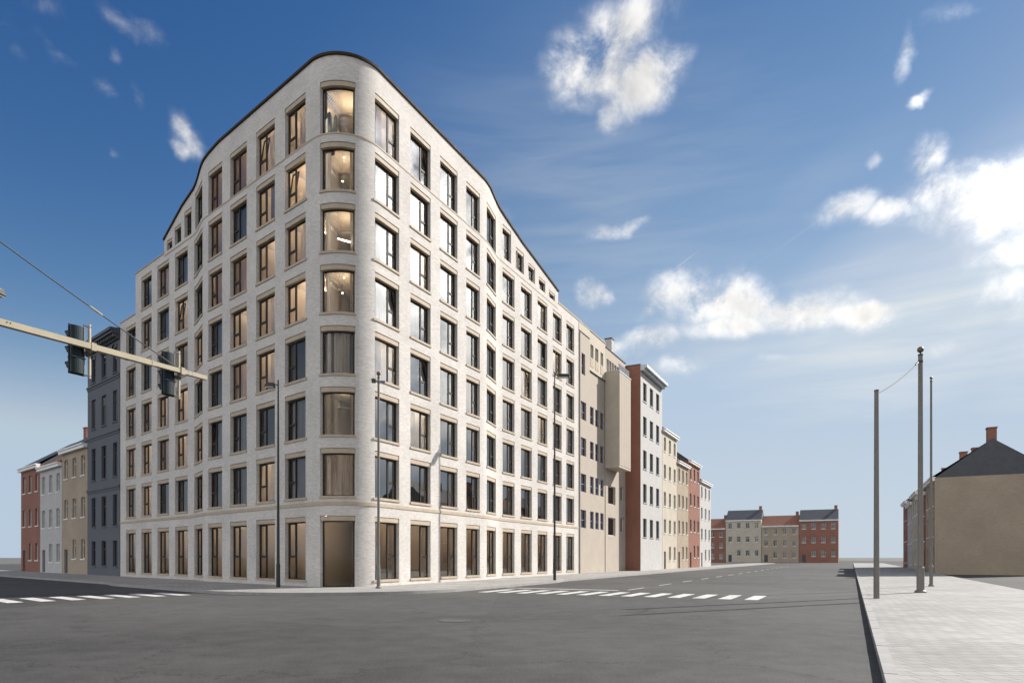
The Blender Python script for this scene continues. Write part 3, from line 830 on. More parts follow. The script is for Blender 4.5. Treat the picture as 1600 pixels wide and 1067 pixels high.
# ------------------------------------------------------------------ neighbouring houses
def window_in(bld, P, s0, s1, z0, z1, frame, w0=.16, bars=1, glass='plain_glass', cross=None, sill=None):
    f = MB(); fw = .07
    f.pbox(P, s0+.002, s0+fw, z0+.002, z1-.002, w0, w0+.07); f.pbox(P, s1-fw, s1-.002, z0+.002, z1-.002, w0, w0+.07)
    f.pbox(P, s0+fw, s1-fw, z0+.002, z0+fw, w0, w0+.07); f.pbox(P, s0+fw, s1-fw, z1-fw, z1-.002, w0, w0+.07)
    for i in range(bars):
        m_ = s0+(s1-s0)*(i+1)/(bars+1); f.pbox(P, m_-.03, m_+.03, z0+fw, z1-fw, w0+.003, w0+.066)
    if cross: f.pbox(P, s0+fw, s1-fw, z0+(z1-z0)*cross-.03, z0+(z1-z0)*cross+.03, w0+.006, w0+.062)
    f.build_ = f.build('window', M[frame], bld)
    p = MB(); g_ = w0+.035
    p.quad([(*P(s0+fw, g_), z0+fw), (*P(s1-fw, g_), z0+fw), (*P(s1-fw, g_), z1-fw), (*P(s0+fw, g_), z1-fw)])
    p.build('pane', M[glass], f.build_)
    if sill:
        q = MB(); q.pbox(P, s0-.06, s1+.06, z0-.1, z0-.003, -.07, -.003); q.build('sill', M[sill], bld)
    # a dark room with a pale curtain behind the glass
    q = MB(); q.quad([(*P(s0-.3, w0+1.4), z0-.3), (*P(s1+.3, w0+1.4), z0-.3), (*P(s1+.3, w0+1.4), z1+.3), (*P(s0-.3, w0+1.4), z1+.3)]); q.build('room_wall', M['plaster'], bld)
    if rng.random() < .6:
        q = MB(); a = s0+(s1-s0)*rng.choice([0, 0, .55]); curtain(q, a, a+(s1-s0)*.45, z0, z1, w0+.2, .03, .16, P); q.build('curtain', M['curtain_white'], f.build_)

def shell(bld, name, P, s0, s1, z1, depth, m, opens, z0=0.0, brk=(), wf=0.0):
    t = MB(); wall(t, P, s0, s1, z0, z1, opens, brk, .2)
    for s, fl in ((s0, 0), (s1, 1)):
        q = [(*P(s, 0), z0), (*P(s, depth), z0), (*P(s, depth), z1), (*P(s, 0), z1)]; uv = [(0, z0), (depth, z0), (depth, z1), (0, z1)]
        t.quad(q, uv)
    t.quad([(*P(s1, depth), z0), (*P(s0, depth), z0), (*P(s0, depth), z1), (*P(s1, depth), z1)])
    return t.build(name, M[m], bld)

def row_house(name, label, P, s0, s1, eave, floors, cols, wm, rm_, frame, depth=9.0, pitch=.75, cat='house', group=None, door=True, chimney=True, gw='white', wtall=1.75, topgap=.75):
    x, y = P((s0+s1)/2, 0)
    b = thing(name, label, cat, (x, y, 0), group)
    fh = (eave-.4)/floors
    wpitch = (s1-s0)/cols; ww = min(1.15, wpitch*.42)
    ops = []
    for f in range(floors):
        for c in range(cols):
            m_ = s0+wpitch*(c+.5)
            zt = fh*(f+1)-topgap+.3
            h = min(wtall, fh-1.1)
            if f == 0 and c == 0 and door: ops.append((m_-.5, m_+.5, .16, 2.35, 'door')); continue
            ops.append((m_-ww/2, m_+ww/2, zt-h, zt, 'w'))
    shell(b, 'wall', P, s0, s1, eave, depth, wm, [o[:4] for o in ops])
    for o in ops:
        if o[4] == 'door':
            q = MB(); q.pbox(P, o[0]+.01, o[1]-.01, o[2], o[3]-.01, .14, .19)
            d = q.build('door', M['darkcornice'], b)
            h = MB(); h.pbox(P, o[1]-.16, o[1]-.12, 1.1, 1.25, .09, .14); h.build('handle', M['galv'], d)
        else: window_in(b, P, *o[:4], frame, cross=.7, bars=1, sill=gw)
    q = MB(); q.pbox(P, s0, s1, eave-.28, eave-.02, -.32, -.003); q.pbox(P, s0, s1, eave-.02, eave+.10, -.42, .05); q.build('cornice', M[gw], b)
    rz = eave+depth/2*pitch
    q = MB()
    for w0, w1, za, zb in ((-.25, depth/2, eave+.105, rz), (depth+.2, depth/2, eave, rz)):
        a = [(*P(s0, w0), za), (*P(s1, w0), za), (*P(s1, w1), zb), (*P(s0, w1), zb)]
        if w0 > w1: a.reverse()
        q.quad(a, [(s0, 0), (s1, 0), (s1, 6), (s0, 6)])
    for s, fl in ((s0, 0), (s1, 1)):
        a = [(*P(s, 0), eave), (*P(s, depth), eave), (*P(s, depth/2), rz)]
        q.quad(a)
    rf = q.build('roof', M[rm_], b)
    if chimney:
        q = MB(); sc_ = s1-.7
        q.pbox(P, sc_-.4, sc_+.4, eave+1.2, rz+1.0, depth/2-.35, depth/2+.35); q.pbox(P, sc_-.46, sc_+.46, rz+1.0, rz+1.1, depth/2-.41, depth/2+.41)
        q.build('chimney', M['redbrick'], rf)
    return b

# the old stuccoed house beyond the left end
OL0, OL1 = SL(34.93), SL(27.42)
ocx, ocy = P(SL(31), 0)
OLD = thing('town_house', 'old blue grey stuccoed town house with dark bracketed cornice beyond the brick building', 'house', (ocx, ocy, 0))
ob = [(28.0, 28.95), (30.45, 31.55), (32.95, 33.95)]
ops = []
for f, (z0, z1) in enumerate(((16.55, 18.55), (12.6, 15.1), (8.2, 10.9), (4.2, 6.7), (.9, 3.0))):
    for a, b in ob: ops.append((SL(b), SL(a), z0, z1))
shell(OLD, 'wall', P, OL0, OL1, 19.3, 10, 'oldplaster', ops)
for i, o in enumerate(ops):
    window_in(OLD, P, *o, 'darkcornice', w0=.13, bars=1, cross=.68, sill='oldplaster')
    if i < 3:
        # rounded dark hood over each upper window
        q = MB(); m_ = (o[0]+o[1])/2; hw = (o[1]-o[0])/2+.12; n = 10
        for j in range(n):
            a0 = math.pi*j/n; a1 = math.pi*(j+1)/n
            for r0, r1 in ((1.0, .72),):
                pts = [(m_-math.cos(a)*hw*r, o[3]+math.sin(a)*.36*r) for a, r in ((a0, r0), (a1, r0), (a1, r1), (a0, r1))]
                q.quad([(*P(s, -.09), z) for s, z in pts][::-1])
                q.quad([(*P(pts[0][0], -.09), pts[0][1]), (*P(pts[1][0], -.09), pts[1][1]), (*P(pts[1][0], 0), pts[1][1]), (*P(pts[0][0], 0), pts[0][1])])
        q.build('window_hood', M['darkcornice'], OLD)
for z in (16.3, 11.9, 7.4):
    q = MB(); q.pbox(P, OL0, OL1, z-.12, z+.02, -.12, -.003); q.pbox(P, OL0, OL1, z-.3, z-.12, -.05, -.003); q.build('string_course', M['oldplaster'], OLD)
q = MB(); q.pbox(P, OL0-.3, OL1-.02, 19.62, 19.86, -.72, .2); q.pbox(P, OL0-.2, OL1-.02, 19.42, 19.62, -.60, .2); q.pbox(P, OL0, OL1-.02, 19.05, 19.42, -.16, -.003); q.build('cornice', M['darkcornice'], OLD)
for j in range(19):
    s = OL0+.2+j*.39
    q = MB(); q.pbox(P, s, s+.16, 19.18, 19.415, -.46, -.165); q.build('bracket', M['oldplaster'], OLD)
q = MB(); q.quad([(*P(OL0, -.3), 19.87), (*P(OL1, -.3), 19.87), (*P(OL1, 5), 20.4), (*P(OL0, 5), 20.4)]); q.build('roof', M['slate'], OLD)

# further along the left street
row_house('terraced_house', 'low buff brick terraced house beside the old stuccoed house', P, SL(42), SL(35.0), 11.5, 3, 3, 'lightbrick', 'slate', 'white', group='houses beyond the brick building')
row_house('terraced_house', 'grey rendered terraced house second beyond the old stuccoed house', P, SL(49), SL(42.05), 10.5, 3, 3, 'greyrender', 'tile', 'white', group='houses beyond the brick building')
row_house('terraced_house', 'red brick terraced house third beyond the old stuccoed house', P, SL(56), SL(49.05), 11.0, 3, 3, 'redbrick', 'slate', 'white', group='houses beyond the brick building')

# the beige block next to the right end
bx_, by_ = P(SR(32), 0)
BEI = thing('apartment_block', 'beige and cream apartment block adjoining the right end of the brick building', 'building', (bx_, by_, 0))
BA, BM, BB = SR(28.98), SR(31.85), SR(36.39)
wa_ = (SR(29.71), SR(30.62), 18.86, 20.85)
low = [(SR(29.5), SR(30.9), z, z+1.7) for z in (14.6, 11.2, 7.8, 4.4)]
shell(BEI, 'taupe_wall', P, BA, BM, 22.72, 11, 'taupe', [wa_]+low)
w3 = [(SR(a), SR(b), 21.05, 22.33) for a, b in ((32.03, 32.88), (33.36, 34.28), (34.9, 35.71))]
low2 = [(SR(32.1+i*1.45), SR(33.1+i*1.45), z, z+1.7) for z in (14.6, 11.2, 7.8, 4.4) for i in range(3)]
shell(BEI, 'cream_wall', P, BM, BB, 23.55, 11, 'cream', w3, 19.72)
shell(BEI, 'taupe_wall', lambda s, w=0: P(s, w+.06), BM, BB, 19.70, 11, 'taupe', low2)
q = MB(); q.pbox(P, BA, BM, 22.76, 23.55, -.03, .3); q.build('cream_band', M['cream'], BEI)
for a_, b_, z0_, z1_ in ((BA, BM, 22.72, 22.76), (BM, BB, 19.66, 19.72)): q = MB(); q.pbox(P, a_, b_, z0_, z1_, -.06, .02); q.build('metal_trim', M['black'], BEI)
q = MB(); q.pbox(P, BA, BB, 23.55, 23.62, -.06, .35); q.build('coping', M['stone'], BEI)
for o in [wa_]+low+low2: window_in(BEI, P, *o, 'galv', cross=.45, bars=0)
for o in w3:
    window_in(BEI, P, *o, 'white', bars=0)
    q = MB(); q.pbox(P, o[0], o[1], 20.15, 20.98, -.025, .02); q.build('spandrel_panel', M['panel_tan'], BEI)
q = MB(); q.pbox(P, SR(24.3), SR(33.0), 22.0, 24.9, 1.3, 1.6); q.build('set_back_parapet', M['panel_tan'], BEI)
q = MB(); q.pbox(P, SR(24.3), SR(33.0), 24.9, 24.96, 1.25, 1.65); q.build('coping', M['stone'], BEI)
q = MB(); q.tube([(*P(BA+.09, -.07), .15), (*P(BA+.09, -.07), 22.6)], .045, 8); q.build('downpipe', M['darkcornice'], BEI)

# the taupe building with a projecting bay
tx_, ty_ = P(SR(39.7), 0)
TAU = thing('apartment_block', 'taupe rendered building with a projecting boxed bay and a roof chimney', 'building', (tx_, ty_, 0))
TA, TB = SR(36.42), SR(43.1)
strip = [(SR(36.75+i*.82), SR(37.45+i*.82), 20.75, 22.2) for i in range(5)]
low3 = [(SR(41.3), SR(42.5), z, z+1.6) for z in (17.8, 14.6, 11.2, 7.8, 4.4)]+[(SR(37.2), SR(39.6), z, z+1.9) for z in (7.2, 3.9)]
shell(TAU, 'wall', P, TA, TB, 23.25, 10, 'taupe', strip+low3)
for o in strip+low3: window_in(TAU, P, *o, 'white', bars=0)
q = MB(); q.pbox(P, TA, TB, 23.25, 23.33, -.08, .3); q.build('coping', M['slate'], TAU)
q = MB(); q.pbox(P, SR(36.3), SR(40.15), 10.8, 20.55, -1.5, -.003); bay = q.build('bay', M['cream'], TAU)
for i in range(5):
    a = SR(36.34+i*.76); q = MB(); q.pbox(P, a, a+.72, 11.0, 20.5, -1.53, -1.503); q.build('cladding_panel', M['taupe'], bay)
q = MB(); q.pbox(P, SR(36.26), SR(40.19), 20.553, 20.66, -1.56, -.003); q.build('bay_coping', M['zinc'], bay)
q = MB(); q.pbox(P, SR(36.5), SR(39.9), 20.7, 21.35, -1.42, -1.405)
q.build('glass_balustrade', M['plain_glass'], bay)
q = MB(); q.pbox(P, SR(36.45), SR(39.95), 21.36, 21.40, -1.43, -1.39)
for i in range(4): q.pbox(P, SR(36.47+i*1.14), SR(36.5+i*1.14), 20.662, 21.36, -1.43, -1.39)
q.build('handrail', M['galv'], bay)

cx_, cy_ = P(SR(42.0), 1.5)
q = MB(); q.obox((cx_, cy_, 24.1), dR.to_3d()*.38, nR.to_3d()*.38, (0, 0, 1.75)); ch = q.build('chimney', M['greyrender'], TAU)
q = MB(); q.obox((cx_, cy_, 25.91), dR.to_3d()*.45, nR.to_3d()*.45, (0, 0, .06)); q.build('chimney_cap', M['slate'], ch)
# the red brick house with a pale cornice
PF = lambda s, w=0: P(s, w-1.7)
rx_, ry_ = PF(SR(48), 0)
RED = thing('town_house', 'red brick sided house with a broad pale metal cornice beyond the taupe building', 'house', (rx_, ry_, 0))
RA_, RB_ = SR(43.2), SR(52.5)
r_o = [(SR(44.2+i*2.75), SR(45.6+i*2.75), z, z+2.1) for i in range(3) for z in (19.2, 15.4, 11.6, 7.8, 3.9)]
t = MB(); wall(t, PF, RA_, RB_, 0, 22.3, r_o, (), .2); t.build('front_wall', M['greyrender'], RED)
t = MB()
for s in (RA_, RB_): t.quad([(*PF(s, 0), 0), (*PF(s, 10), 0), (*PF(s, 10), 23.0), (*PF(s, 0), 23.0)], [(0, 0), (10, 0), (10, 23), (0, 23)])
t.build('side_wall', M['redbrick'], RED)
for o in r_o: window_in(RED, PF, *o, 'darkcornice', bars=1, sill='zinc')
q = MB(); q.pbox(PF, RA_-.02, RB_+.02, 22.35, 22.6, -.45, .0); q.pbox(PF, RA_-.02, RB_+.02, 22.6, 22.95, -.75, .0); q.build('cornice', M['zinc'], RED)
q = MB(); q.pbox(PF, RA_-.05, RA_+.3, 23.0, 23.08, .0, 10); q.quad([(*PF(RA_, -.3), 22.96), (*PF(RB_, -.3), 22.96), (*PF(RB_, 6), 23.2), (*PF(RA_, 6), 23.2)]); q.build('roof', M['slate'], RED)

# the street runs on
row_house('terraced_house', 'cream rendered terraced house next to the red brick sided house', PF, SR(52.6), SR(60.2), 17.5, 5, 3, 'cream', 'slate', 'white', group='houses further down the right street')
row_house('terraced_house', 'buff brick terraced house with tiled roof down the right street', PF, SR(60.3), SR(67.2), 14.5, 4, 3, 'lightbrick', 'tile', 'white', group='houses further down the right street')
row_house('terraced_house', 'red brick terraced house with slate roof down the right street', PF, SR(67.3), SR(75.0), 15.5, 4, 3, 'redbrick', 'slate', 'white', group='houses further down the right street')
row_house('terraced_house', 'grey rendered terraced house farthest down the right street', PF, SR(75.1), SR(84.0), 13.5, 4, 3, 'greyrender', 'slate', 'white', group='houses further down the right street')
POr = lambda s, w=0: PO(-s, w)
far = [('buff brick', 'lightbrick', 'slate', 9.2), ('red brick', 'redbrick', 'tile', 8.6), ('cream rendered', 'cream', 'slate', 9.4), ('grey rendered', 'greyrender', 'tile', 8.8), ('dark slate roofed red brick', 'redbrick', 'slate', 9.6)]
where = ['nearest the crossing', 'second from the crossing', 'in the middle of its row', 'fourth from the crossing', 'farthest from the crossing']
for i, (nm, wm_, rf_, ev) in enumerate(far):
    row_house('small_house', f'{nm} house across the wide right street, {where[i]}', POr, -(55+i*8.6+8.5), -(55+i*8.6), ev, 3, 3, wm_, rf_, 'white', group='houses across the wide street')

# houses that close the far end of the right street
oE = Vector((64, 205))
PE = lambda s, w=0: ((oE+nR*s+dR*w).x, (oE+nR*s+dR*w).y)
for i, (nm, wm_, rf_, ev) in enumerate([('grey', 'greyrender', 'slate', 12.0), ('red brick', 'redbrick', 'tile', 10.5), ('cream', 'cream', 'slate', 13.0), ('buff brick', 'lightbrick', 'tile', 11.0), ('brown brick', 'redbrick', 'slate', 12.5)]):
    row_house('distant_house', f'distant {nm} house closing the far end of the right street', PE, -18+i*10.5, -7.6+i*10.5, ev, 3, 4, wm_, rf_, 'white', group='houses at the far end of the street')

# ------------------------------------------------------------------ traffic signal arm
aD = Vector((.478, .878, 0)).normalized(); bD = Vector((aD.y, -aD.x, 0)); Z3 = Vector((0, 0, 1))
AZ = 6.28
def A(t, z=AZ): return Vector((-10.1, 12.9, z))+aD*t
tp = A(-1.75, 0)
MAST = thing('signal_mast', 'beige steel traffic signal mast with a long horizontal arm over the road', 'signal mast', tuple(tp))
q = MB(); q.tube([tp, tp+Z3*.4, tp+Z3*.42, tp+Z3*8.85], [.16, .16, .11, .085], 14); q.build('pole', M['arm'], MAST)
q = MB(); q.lathe(tp+Z3*8.85, [(.09, 0), (.09, .05), (.001, .09)], 14); q.build('pole_cap', M['black'], MAST)
q = MB(); q.obox(A(.62), aD*2.47, bD*.062, Z3*.062); q.build('arm', M['arm'], MAST)
q = MB(); q.obox(A(3.82), aD*.735, bD*.052, Z3*.052); q.build('arm_extension', M['arm'], MAST)
q = MB(); q.obox(A(3.09), aD*.02, bD*.07, Z3*.07); q.build('arm_collar', M['arm'], MAST)
for tt in (4.02, 4.13): q = MB(); q.obox(A(tt), aD*.006, bD*.0545, Z3*.0545); q.build('arm_seam', M['galv'], MAST)
q = MB(); q.obox(A(-1.6), aD*.16, bD*.09, Z3*.09); q.build('arm_bracket', M['galv'], MAST)
for tt in (.08, .14): q = MB(); q.ball(A(tt)+bD*.064+Z3*.02, .012, 6); q.build('bolt', M['black'], MAST)

def signal(t0, label):
    base = A(t0)
    S_ = thing('traffic_light', label, 'traffic light', tuple(base), 'traffic lights hung on the signal arm')
    c = base-aD*.155-bD*.20; zc = 6.20
    # rounded housing, its flat front away from the viewer
    q = MB(); n = 10; zb, zt = zc-.53, zc+.50
    prof = []
    for j in range(n+1):
        th = math.pi*j/n
        prof.append((-math.cos(th)*.14, math.sin(th)**.55*.11))
    for (u0, v0), (u1, v1) in zip(prof, prof[1:]):
        p0 = c+aD*u0+bD*v0; p1 = c+aD*u1+bD*v1
        q.quad([(p0.x, p0.y, zb), (p1.x, p1.y, zb), (p1.x, p1.y, zt), (p0.x, p0.y, zt)], None, 0, True)
    for z, fl in ((zb, 1), (zt, 0)):
        pts = [(*(c+aD*u+bD*v).xy, z) for u, v in prof]
        q.quad(pts[::-1] if fl else pts)
    p0 = c-aD*.14; p1 = c+aD*.14
    q.quad([(p1.x, p1.y, zb), (p0.x, p0.y, zb), (p0.x, p0.y, zt), (p1.x, p1.y, zt)])
    for zz in (zc-.19, zc+.15):
        q.obox((*(c+bD*.02).xy, zz), aD*.146, bD*.10, Z3*.008)
    q.build('housing', M['signal'], S_)
    q = MB(); q.obox((*(c-bD*.02).xy, zc-.01), aD*.155, bD*.012, Z3*.54); q.build('backplate', [M['signal']], S_)
    q = MB(); q.obox((*(c-bD*.018+aD*.166).xy, zc-.01), aD*.010, bD*.024, Z3*.54); q.build('lit_backplate_edge', M['signal_edge'], S_)  # one edge only, painted cream as if catching the sun
    for i, zz in enumerate((zc+.33, zc-.01, zc-.35)):
        q = MB(); o = c-bD*.032; o = Vector((o.x, o.y, zz)); R_ = .13; n = 12
        for j in range(n):
            a0 = math.radians(-30+240*j/n); a1 = math.radians(-30+240*(j+1)/n)
            e = lambda a, d: o+aD*math.cos(a)*R_+Z3*math.sin(a)*R_-bD*d
            d0 = .12+.20*max(0, math.sin(a0)); d1 = .12+.20*max(0, math.sin(a1))
            q.quad([e(a0, 0), e(a1, 0), e(a1, d1), e(a0, d0)], None, 0, True)
        q.build('visor', M['signal'], S_)
        q = MB(); q.lathe(o, [(.10, 0), (.09, .02), (.05, .035), (.001, .04)], 14, tuple(-bD)); q.build('lens', M[('lens_red', 'lens_amber', 'lens_green')[i]], S_)
    q = MB(); tb = base-bD*.115+aD*.075
    q.tube([(*tb.xy, zc-.60), (*tb.xy, zc+.60)], .032, 10); q.build('mounting_tube', M['signal_edge'], S_)
    q = MB(); q.obox(base-bD*.015+aD*.075, aD*.05, bD*.085, Z3*.085); q.build('clamp', M['arm'], S_)
    q = MB(); q.obox((*(base-bD*.10+aD*.02).xy, AZ-.15), aD*.09, bD*.03, Z3*.035); q.build('clamp_bracket', M['black'], S_)
    for zz in (zc+.54, zc-.55):
        q = MB(); q.obox((*(base-bD*.10+aD*.02).xy, zz), aD*.08, bD*.015, Z3*.015); q.build('fixing_strap', M['black'], S_)
    return S_
for nm, c in (('lens_red', (.10, .012, .01)), ('lens_amber', (.14, .07, .01)), ('lens_green', (.01, .09, .05))): M[nm] = mat(nm, c, .2)
signal(1.66, 'dark three lamp traffic light seen from behind against the blue sky')
signal(3.80, 'dark three lamp traffic light in front of the brick building, nearer the arm tip')
q = MB(); w_a = A(3.74, AZ+.07); w_b = A(-1.70, 8.62)
pts = [w_a.lerp(w_b, i/10)-Z3*(.05*4*(i/10)*(1-i/10)) for i in range(11)]
GW = thing('guy_wire', 'thin steel stay wire rising left from the signal arm', 'cable', tuple(w_b))
q.tube(pts, .0135, 6); q.build('cable', M['wire'], GW)
tb_ = pts[3].lerp(pts[4], .55); d_ = (pts[4]-pts[3]).normalized()
q = MB(); q.tube([tb_-d_*.16, tb_-d_*.12, tb_+d_*.12, tb_+d_*.16], [.012, .024, .024, .012], 8); q.build('turnbuckle', M['arm'], GW)

# ------------------------------------------------------------------ poles and lamps
def ball_pole(x, y, top, r, ballr, label, group='slim poles topped with balls', bracket=None):
    o = thing('ball_top_pole', label, 'pole', (x, y, .13), group)
    q = MB(); q.tube([(x, y, .13), (x, y, 1.2), (x, y, 1.22), (x, y, top)], [r*1.7, r*1.7, r*1.25, r], 16); q.build('shaft', M['pole'], o)
    q = MB(); q.lathe((x, y, top), [(r*1.1, -.03), (r*1.1, .04), (r*.35, .06), (r*.3, .06+ballr*.5)], 14); q.build('collar', M['black'], o)
    q = MB(); q.ball((x, y, top+.07+ballr*1.25), ballr, 14); q.build('ball_finial', M['ball'], o)
    q = MB(); q.lathe((x, y, .13), [(r*2.6, 0), (r*2.6, .06), (r*1.8, .12)], 16); q.build('base_flange', M['pole'], o)
    return o
BP = ball_pole(17.52, 28.0, 10.30, .088, .13, 'tall grey pole with a ball finial and a wire, alone at the right')
ball_pole(21.83, 34.0, 10.80, .05, .073, 'smaller ball topped pole just right of the tall wired pole', )
bp3 = ball_pole(-6.48, 31.7, 10.35, .055, .105, 'ball topped pole in front of the rounded corner of the brick building')
q = MB(); q.obox((-6.70, 31.65, 10.18), (.09, 0, 0), (0, .07, 0), (0, 0, .09)); q.obox((-6.57, 31.68, 10.15), (.05, 0, 0), (0, .02, 0), (0, 0, .02)); q.build('clamp', M['black'], bp3)
q = MB(); q.obox((-6.28, 31.66, 10.14), (.13, 0, 0), (0, .05, 0), (0, 0, .05)); q.build('clamp_arm', M['galv'], bp3)
q = MB(); q.lathe((17.52, 28.0, 10.02), [(.10, -.04), (.10, .04)], 14); q.build('wire_band', M['black'], BP)
SP = thing('short_pole', 'shorter grey pole to which the right hand wire runs down', 'pole', (13.4, 24.0, .13))
q = MB(); q.tube([(13.4, 24, .13), (13.4, 24, 7.75)], [.10, .075], 14); q.build('shaft', M['pole'], SP)
q = MB(); q.lathe((13.4, 24, 7.75), [(.085, 0), (.085, .03), (.001, .06)], 14); q.build('cap', M['black'], SP)
SW = thing('span_wire', 'thin wire sloping down to the left from the tall ball topped pole', 'cable', (17.4, 27.9, 10.0))
wa2 = Vector((17.43, 27.95, 10.02)); wb2 = Vector((13.46, 24.05, 7.66))
q = MB(); q.tube([wa2.lerp(wb2, i/8)-Z3*(.12*4*(i/8)*(1-i/8)) for i in range(9)], .016, 6); q.build('cable', M['wire'], SW)
q = MB(); q.tube([wa2, wa2.lerp(wb2, .06)-Z3*.02, wa2.lerp(wb2, .10)-Z3*.05], [.03, .045, .03], 8); q.build('insulator', M['black'], SW)

def street_lamp(x, y, top, dx, label, hl=.75, z=.13, tip=.16):
    o = thing('street_lamp', label, 'street lamp', (x, y, z), 'street lamps on tall poles')
    q = MB(); q.tube([(x, y, z), (x, y, 1.3), (x, y, 1.32), (x, y, top)], [.10, .10, .075, .035], 14); q.build('pole', M['black'], o)
    hz0 = top-.36
    q = MB(); q.tube([(x, y, hz0+.1), (x+dx*.2, y, hz0+.13)], .03, 8); q.build('bracket', M['black'], o)
    q = MB(); a, b = x+dx*.17, x+dx*(.17+hl)
    x0, x1 = min(a, b), max(a, b); ins = .12
    q.hexa([(x0, y-.17, hz0), (x1, y-.17, hz0), (x1, y+.17, hz0), (x0, y+.17, hz0), (x0+ins, y-.1, hz0+.2), (x1-ins*.4, y-.1, hz0+.2), (x1-ins*.4, y+.1, hz0+.2), (x0+ins, y+.1, hz0+.2)])
    hd = q.build('lamp_head', M['black'], o)
    q = MB(); q.box(x0+.05, x1-.05, y-.14, y+.14, hz0-.05, hz0-.003); q.build('lamp_glass', M['lampglass'], hd)
street_lamp(2.81, 43.0, 13.85, 1, 'dark street lamp near the right end of the brick facade')
street_lamp(-11.82, 33.0, 10.60, -1, 'dark street lamp in front of the shaded left facade', .5)
street_lamp(-17.5, 20.0, 10.05, 1, 'street lamp at the left edge with only its head tip in view', 1.72)

# ------------------------------------------------------------------ things on the terraces and in the windows
t = MB(); t.pbox(P, SL(24.85), SL(24.30), TERR_L2+.08, TERR_L2+.72, .30, .85); t.pbox(P, SL(24.88), SL(24.27), TERR_L2+.72, TERR_L2+.78, .27, .88)
tag(t.build('planter_box', M['black']), 'black box planter standing on the lower left roof terrace', 'planter')
def sprig(s, w, z, h, label, seed):
    r_ = random.Random(seed); x, y = P(s, w)
    o = thing('terrace_plant', label, 'plant', (x, y, z), 'small plants on the upper left terrace')
    q = MB(); q.lathe((x, y, z), [(.12, 0), (.15, .22), (.13, .22), (.001, .20)], 10); q.build('pot', M['pot'], o)
    st = MB(); lf = MB()
    for i in range(5):
        a = r_.random()*6.28; e = Vector((math.cos(a)*.14, math.sin(a)*.14, h*(.7+.3*r_.random())))
        b0 = Vector((x, y, z+.2)); st.tube([b0, b0+e*.5+Vector((0, 0, .05)), b0+e], [.012, .009, .005], 5)
        for j in range(7):
            p = b0+e*(.3+.7*r_.random()); d = Vector((r_.uniform(-1, 1), r_.uniform(-1, 1), r_.uniform(.1, 1))).normalized()*.11
            n_ = d.cross(Z3).normalized()*.03
            lf.quad([p, p+d*.5+n_, p+d, p+d*.5-n_])
    st.build('stem', M['leaf'], o); lf.build('leaves', M['leaf'], o)['kind'] = 'stuff'
sprig(SL(21.4), .5, TERR_L1+.0, .55, 'little terrace plant nearer the left corner of the upper terrace', 1)
sprig(SL(19.35), .45, TERR_L1+.0, .5, 'little terrace plant close to the end wall of the top storey', 2)

# cactus behind the top corner window
kx, ky = P(-1.02, .62)
CA = thing('cactus', 'tall green cactus in a pot behind the top corner window', 'plant', (kx, ky, 22.45))
q = MB(); q.lathe((kx, ky, 22.45), [(.16, 0), (.22, .38), (.19, .38), (.001, .34)], 14); q.build('pot', M['pot'], CA)
def lobe(pts, rad, n=10):
    t = MB(); pts = [Vector(p) for p in pts]
    rr = [rad*(.55+.45*math.sin(math.pi*min(1, .25+.75*i/(len(pts)-1)))) for i in range(len(pts))]
    rr[-1] = rad*.25; t.tube(pts, rr, n); return t
tx = Vector(P(-.6, .62))-Vector(P(-1.4, .62)); tx = Vector((tx.x, tx.y, 0)).normalized()
b0 = Vector((kx, ky, 22.60))
lobe([b0-tx*.02, b0-tx*.06+Z3*.5, b0-tx*.10+Z3*1.1, b0-tx*.12+Z3*1.6, b0-tx*.12+Z3*1.95, b0-tx*.12+Z3*2.02], .135).build('stem', M['cactus'], CA)
lobe([b0+tx*.04+Z3*.2, b0+tx*.14+Z3*.7, b0+tx*.22+Z3*1.2, b0+tx*.24+Z3*1.65, b0+tx*.24+Z3*1.82], .12).build('stem', M['cactus'], CA)
lobe([b0+tx*.06+Z3*.25, b0+tx*.3+Z3*.55, b0+tx*.46+Z3*.78, b0+tx*.52+Z3*1.0], .09).build('stem', M['cactus'], CA)

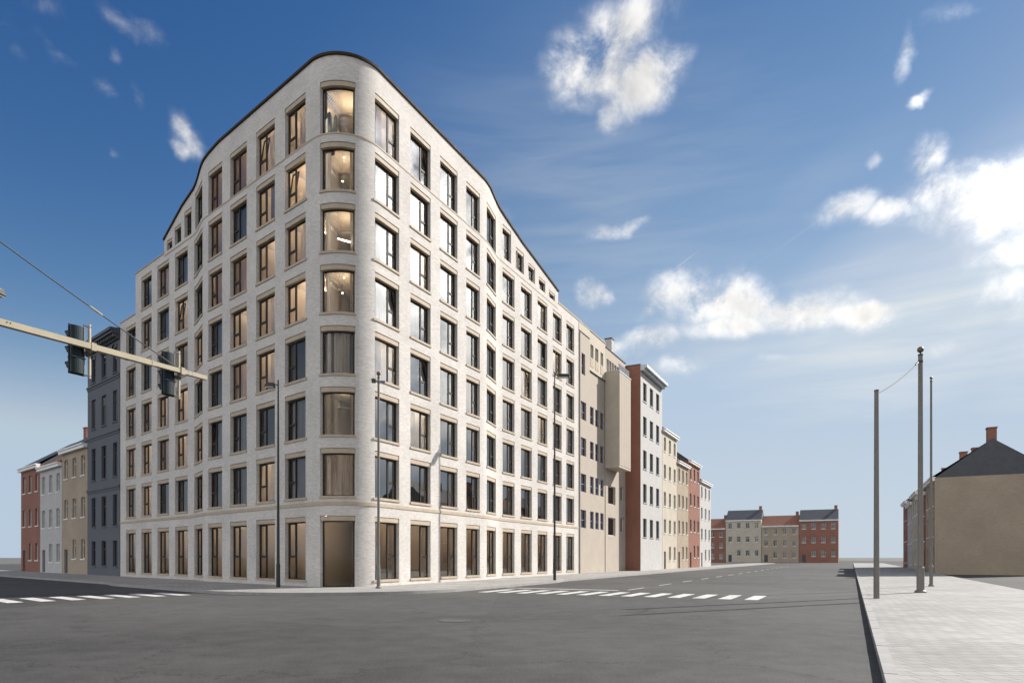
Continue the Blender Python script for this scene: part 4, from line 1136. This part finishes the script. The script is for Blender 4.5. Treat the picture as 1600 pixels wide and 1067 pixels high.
def ring_lamp():
    x, y = P(.02, 1.0); z = 18.12
    o = thing('pendant_lamp', 'glowing white loop shaped pendant lamp behind the third corner window from the top', 'lamp', (x, y, z))
    ux = Vector((.80, -.45, -.40)).normalized(); uy = Vector((.35, .85, .15)).normalized()
    pts = []
    for i in range(28):
        a = 2*math.pi*i/28; cx = .42*(1 if math.cos(a) > 0 else -1)
        pts.append(Vector((x, y, z))+ux*(cx+.17*math.cos(a))+uy*(.17*math.sin(a)))
    pts.append(pts[0])
    q = MB(); q.tube(pts, .020, 8, False); q.build('light_loop', M['lamp_ring'], o)
    q = MB()
    for p in (pts[3], pts[17]): q.tube([p, (p.x, p.y, ceil_z(0, 2))], .004, 4)
    q.build('suspension', M['black'], o)
ring_lamp()
def shade_lamp(k, label):
    x, y = P(SL(.20), .62); zt_ = zrow(k)
    o = thing('hanging_lamp', label, 'lamp', (x, y, zt_-.9), 'glowing lamp shades by the left corner windows')
    q = MB(); q.lathe((x, y, zt_-1.0), [(.20, 0), (.19, .46)], 16); q.build('lamp_shade', M['lamp_bright'], o)
    q = MB(); q.tube([(x, y, zt_-.54), (x, y, zt_+.15)], .006, 5); q.build('cord', M['black'], o)
shade_lamp(1, 'glowing lamp shade in the second window from the top beside the rounded corner')
shade_lamp(3, 'glowing lamp shade in the fourth window from the top beside the rounded corner')
def bulb(s, w, z, k, label):
    x, y = P(s, w); o = thing('pendant_bulb', label, 'lamp', (x, y, z), 'small bright bulbs behind the corner windows')
    q = MB(); q.ball((x, y, z), .034, 8); q.build('bulb', M['leddot'], o)
    q = MB(); q.tube([(x, y, z+.03), (x, y, ceil_z(s, k))], .004, 4); q.build('cord', M['black'], o)
bulb(-.12, .7, 22.28, 1, 'upper tiny bulb behind the second corner window from the top')
bulb(-.22, .7, 21.05, 1, 'lower tiny bulb behind the second corner window from the top')
bulb(-.12, .7, 16.08, 3, 'upper tiny bulb behind the fourth corner window from the top')
bulb(-.24, .7, 15.28, 3, 'lower tiny bulb behind the fourth corner window from the top')
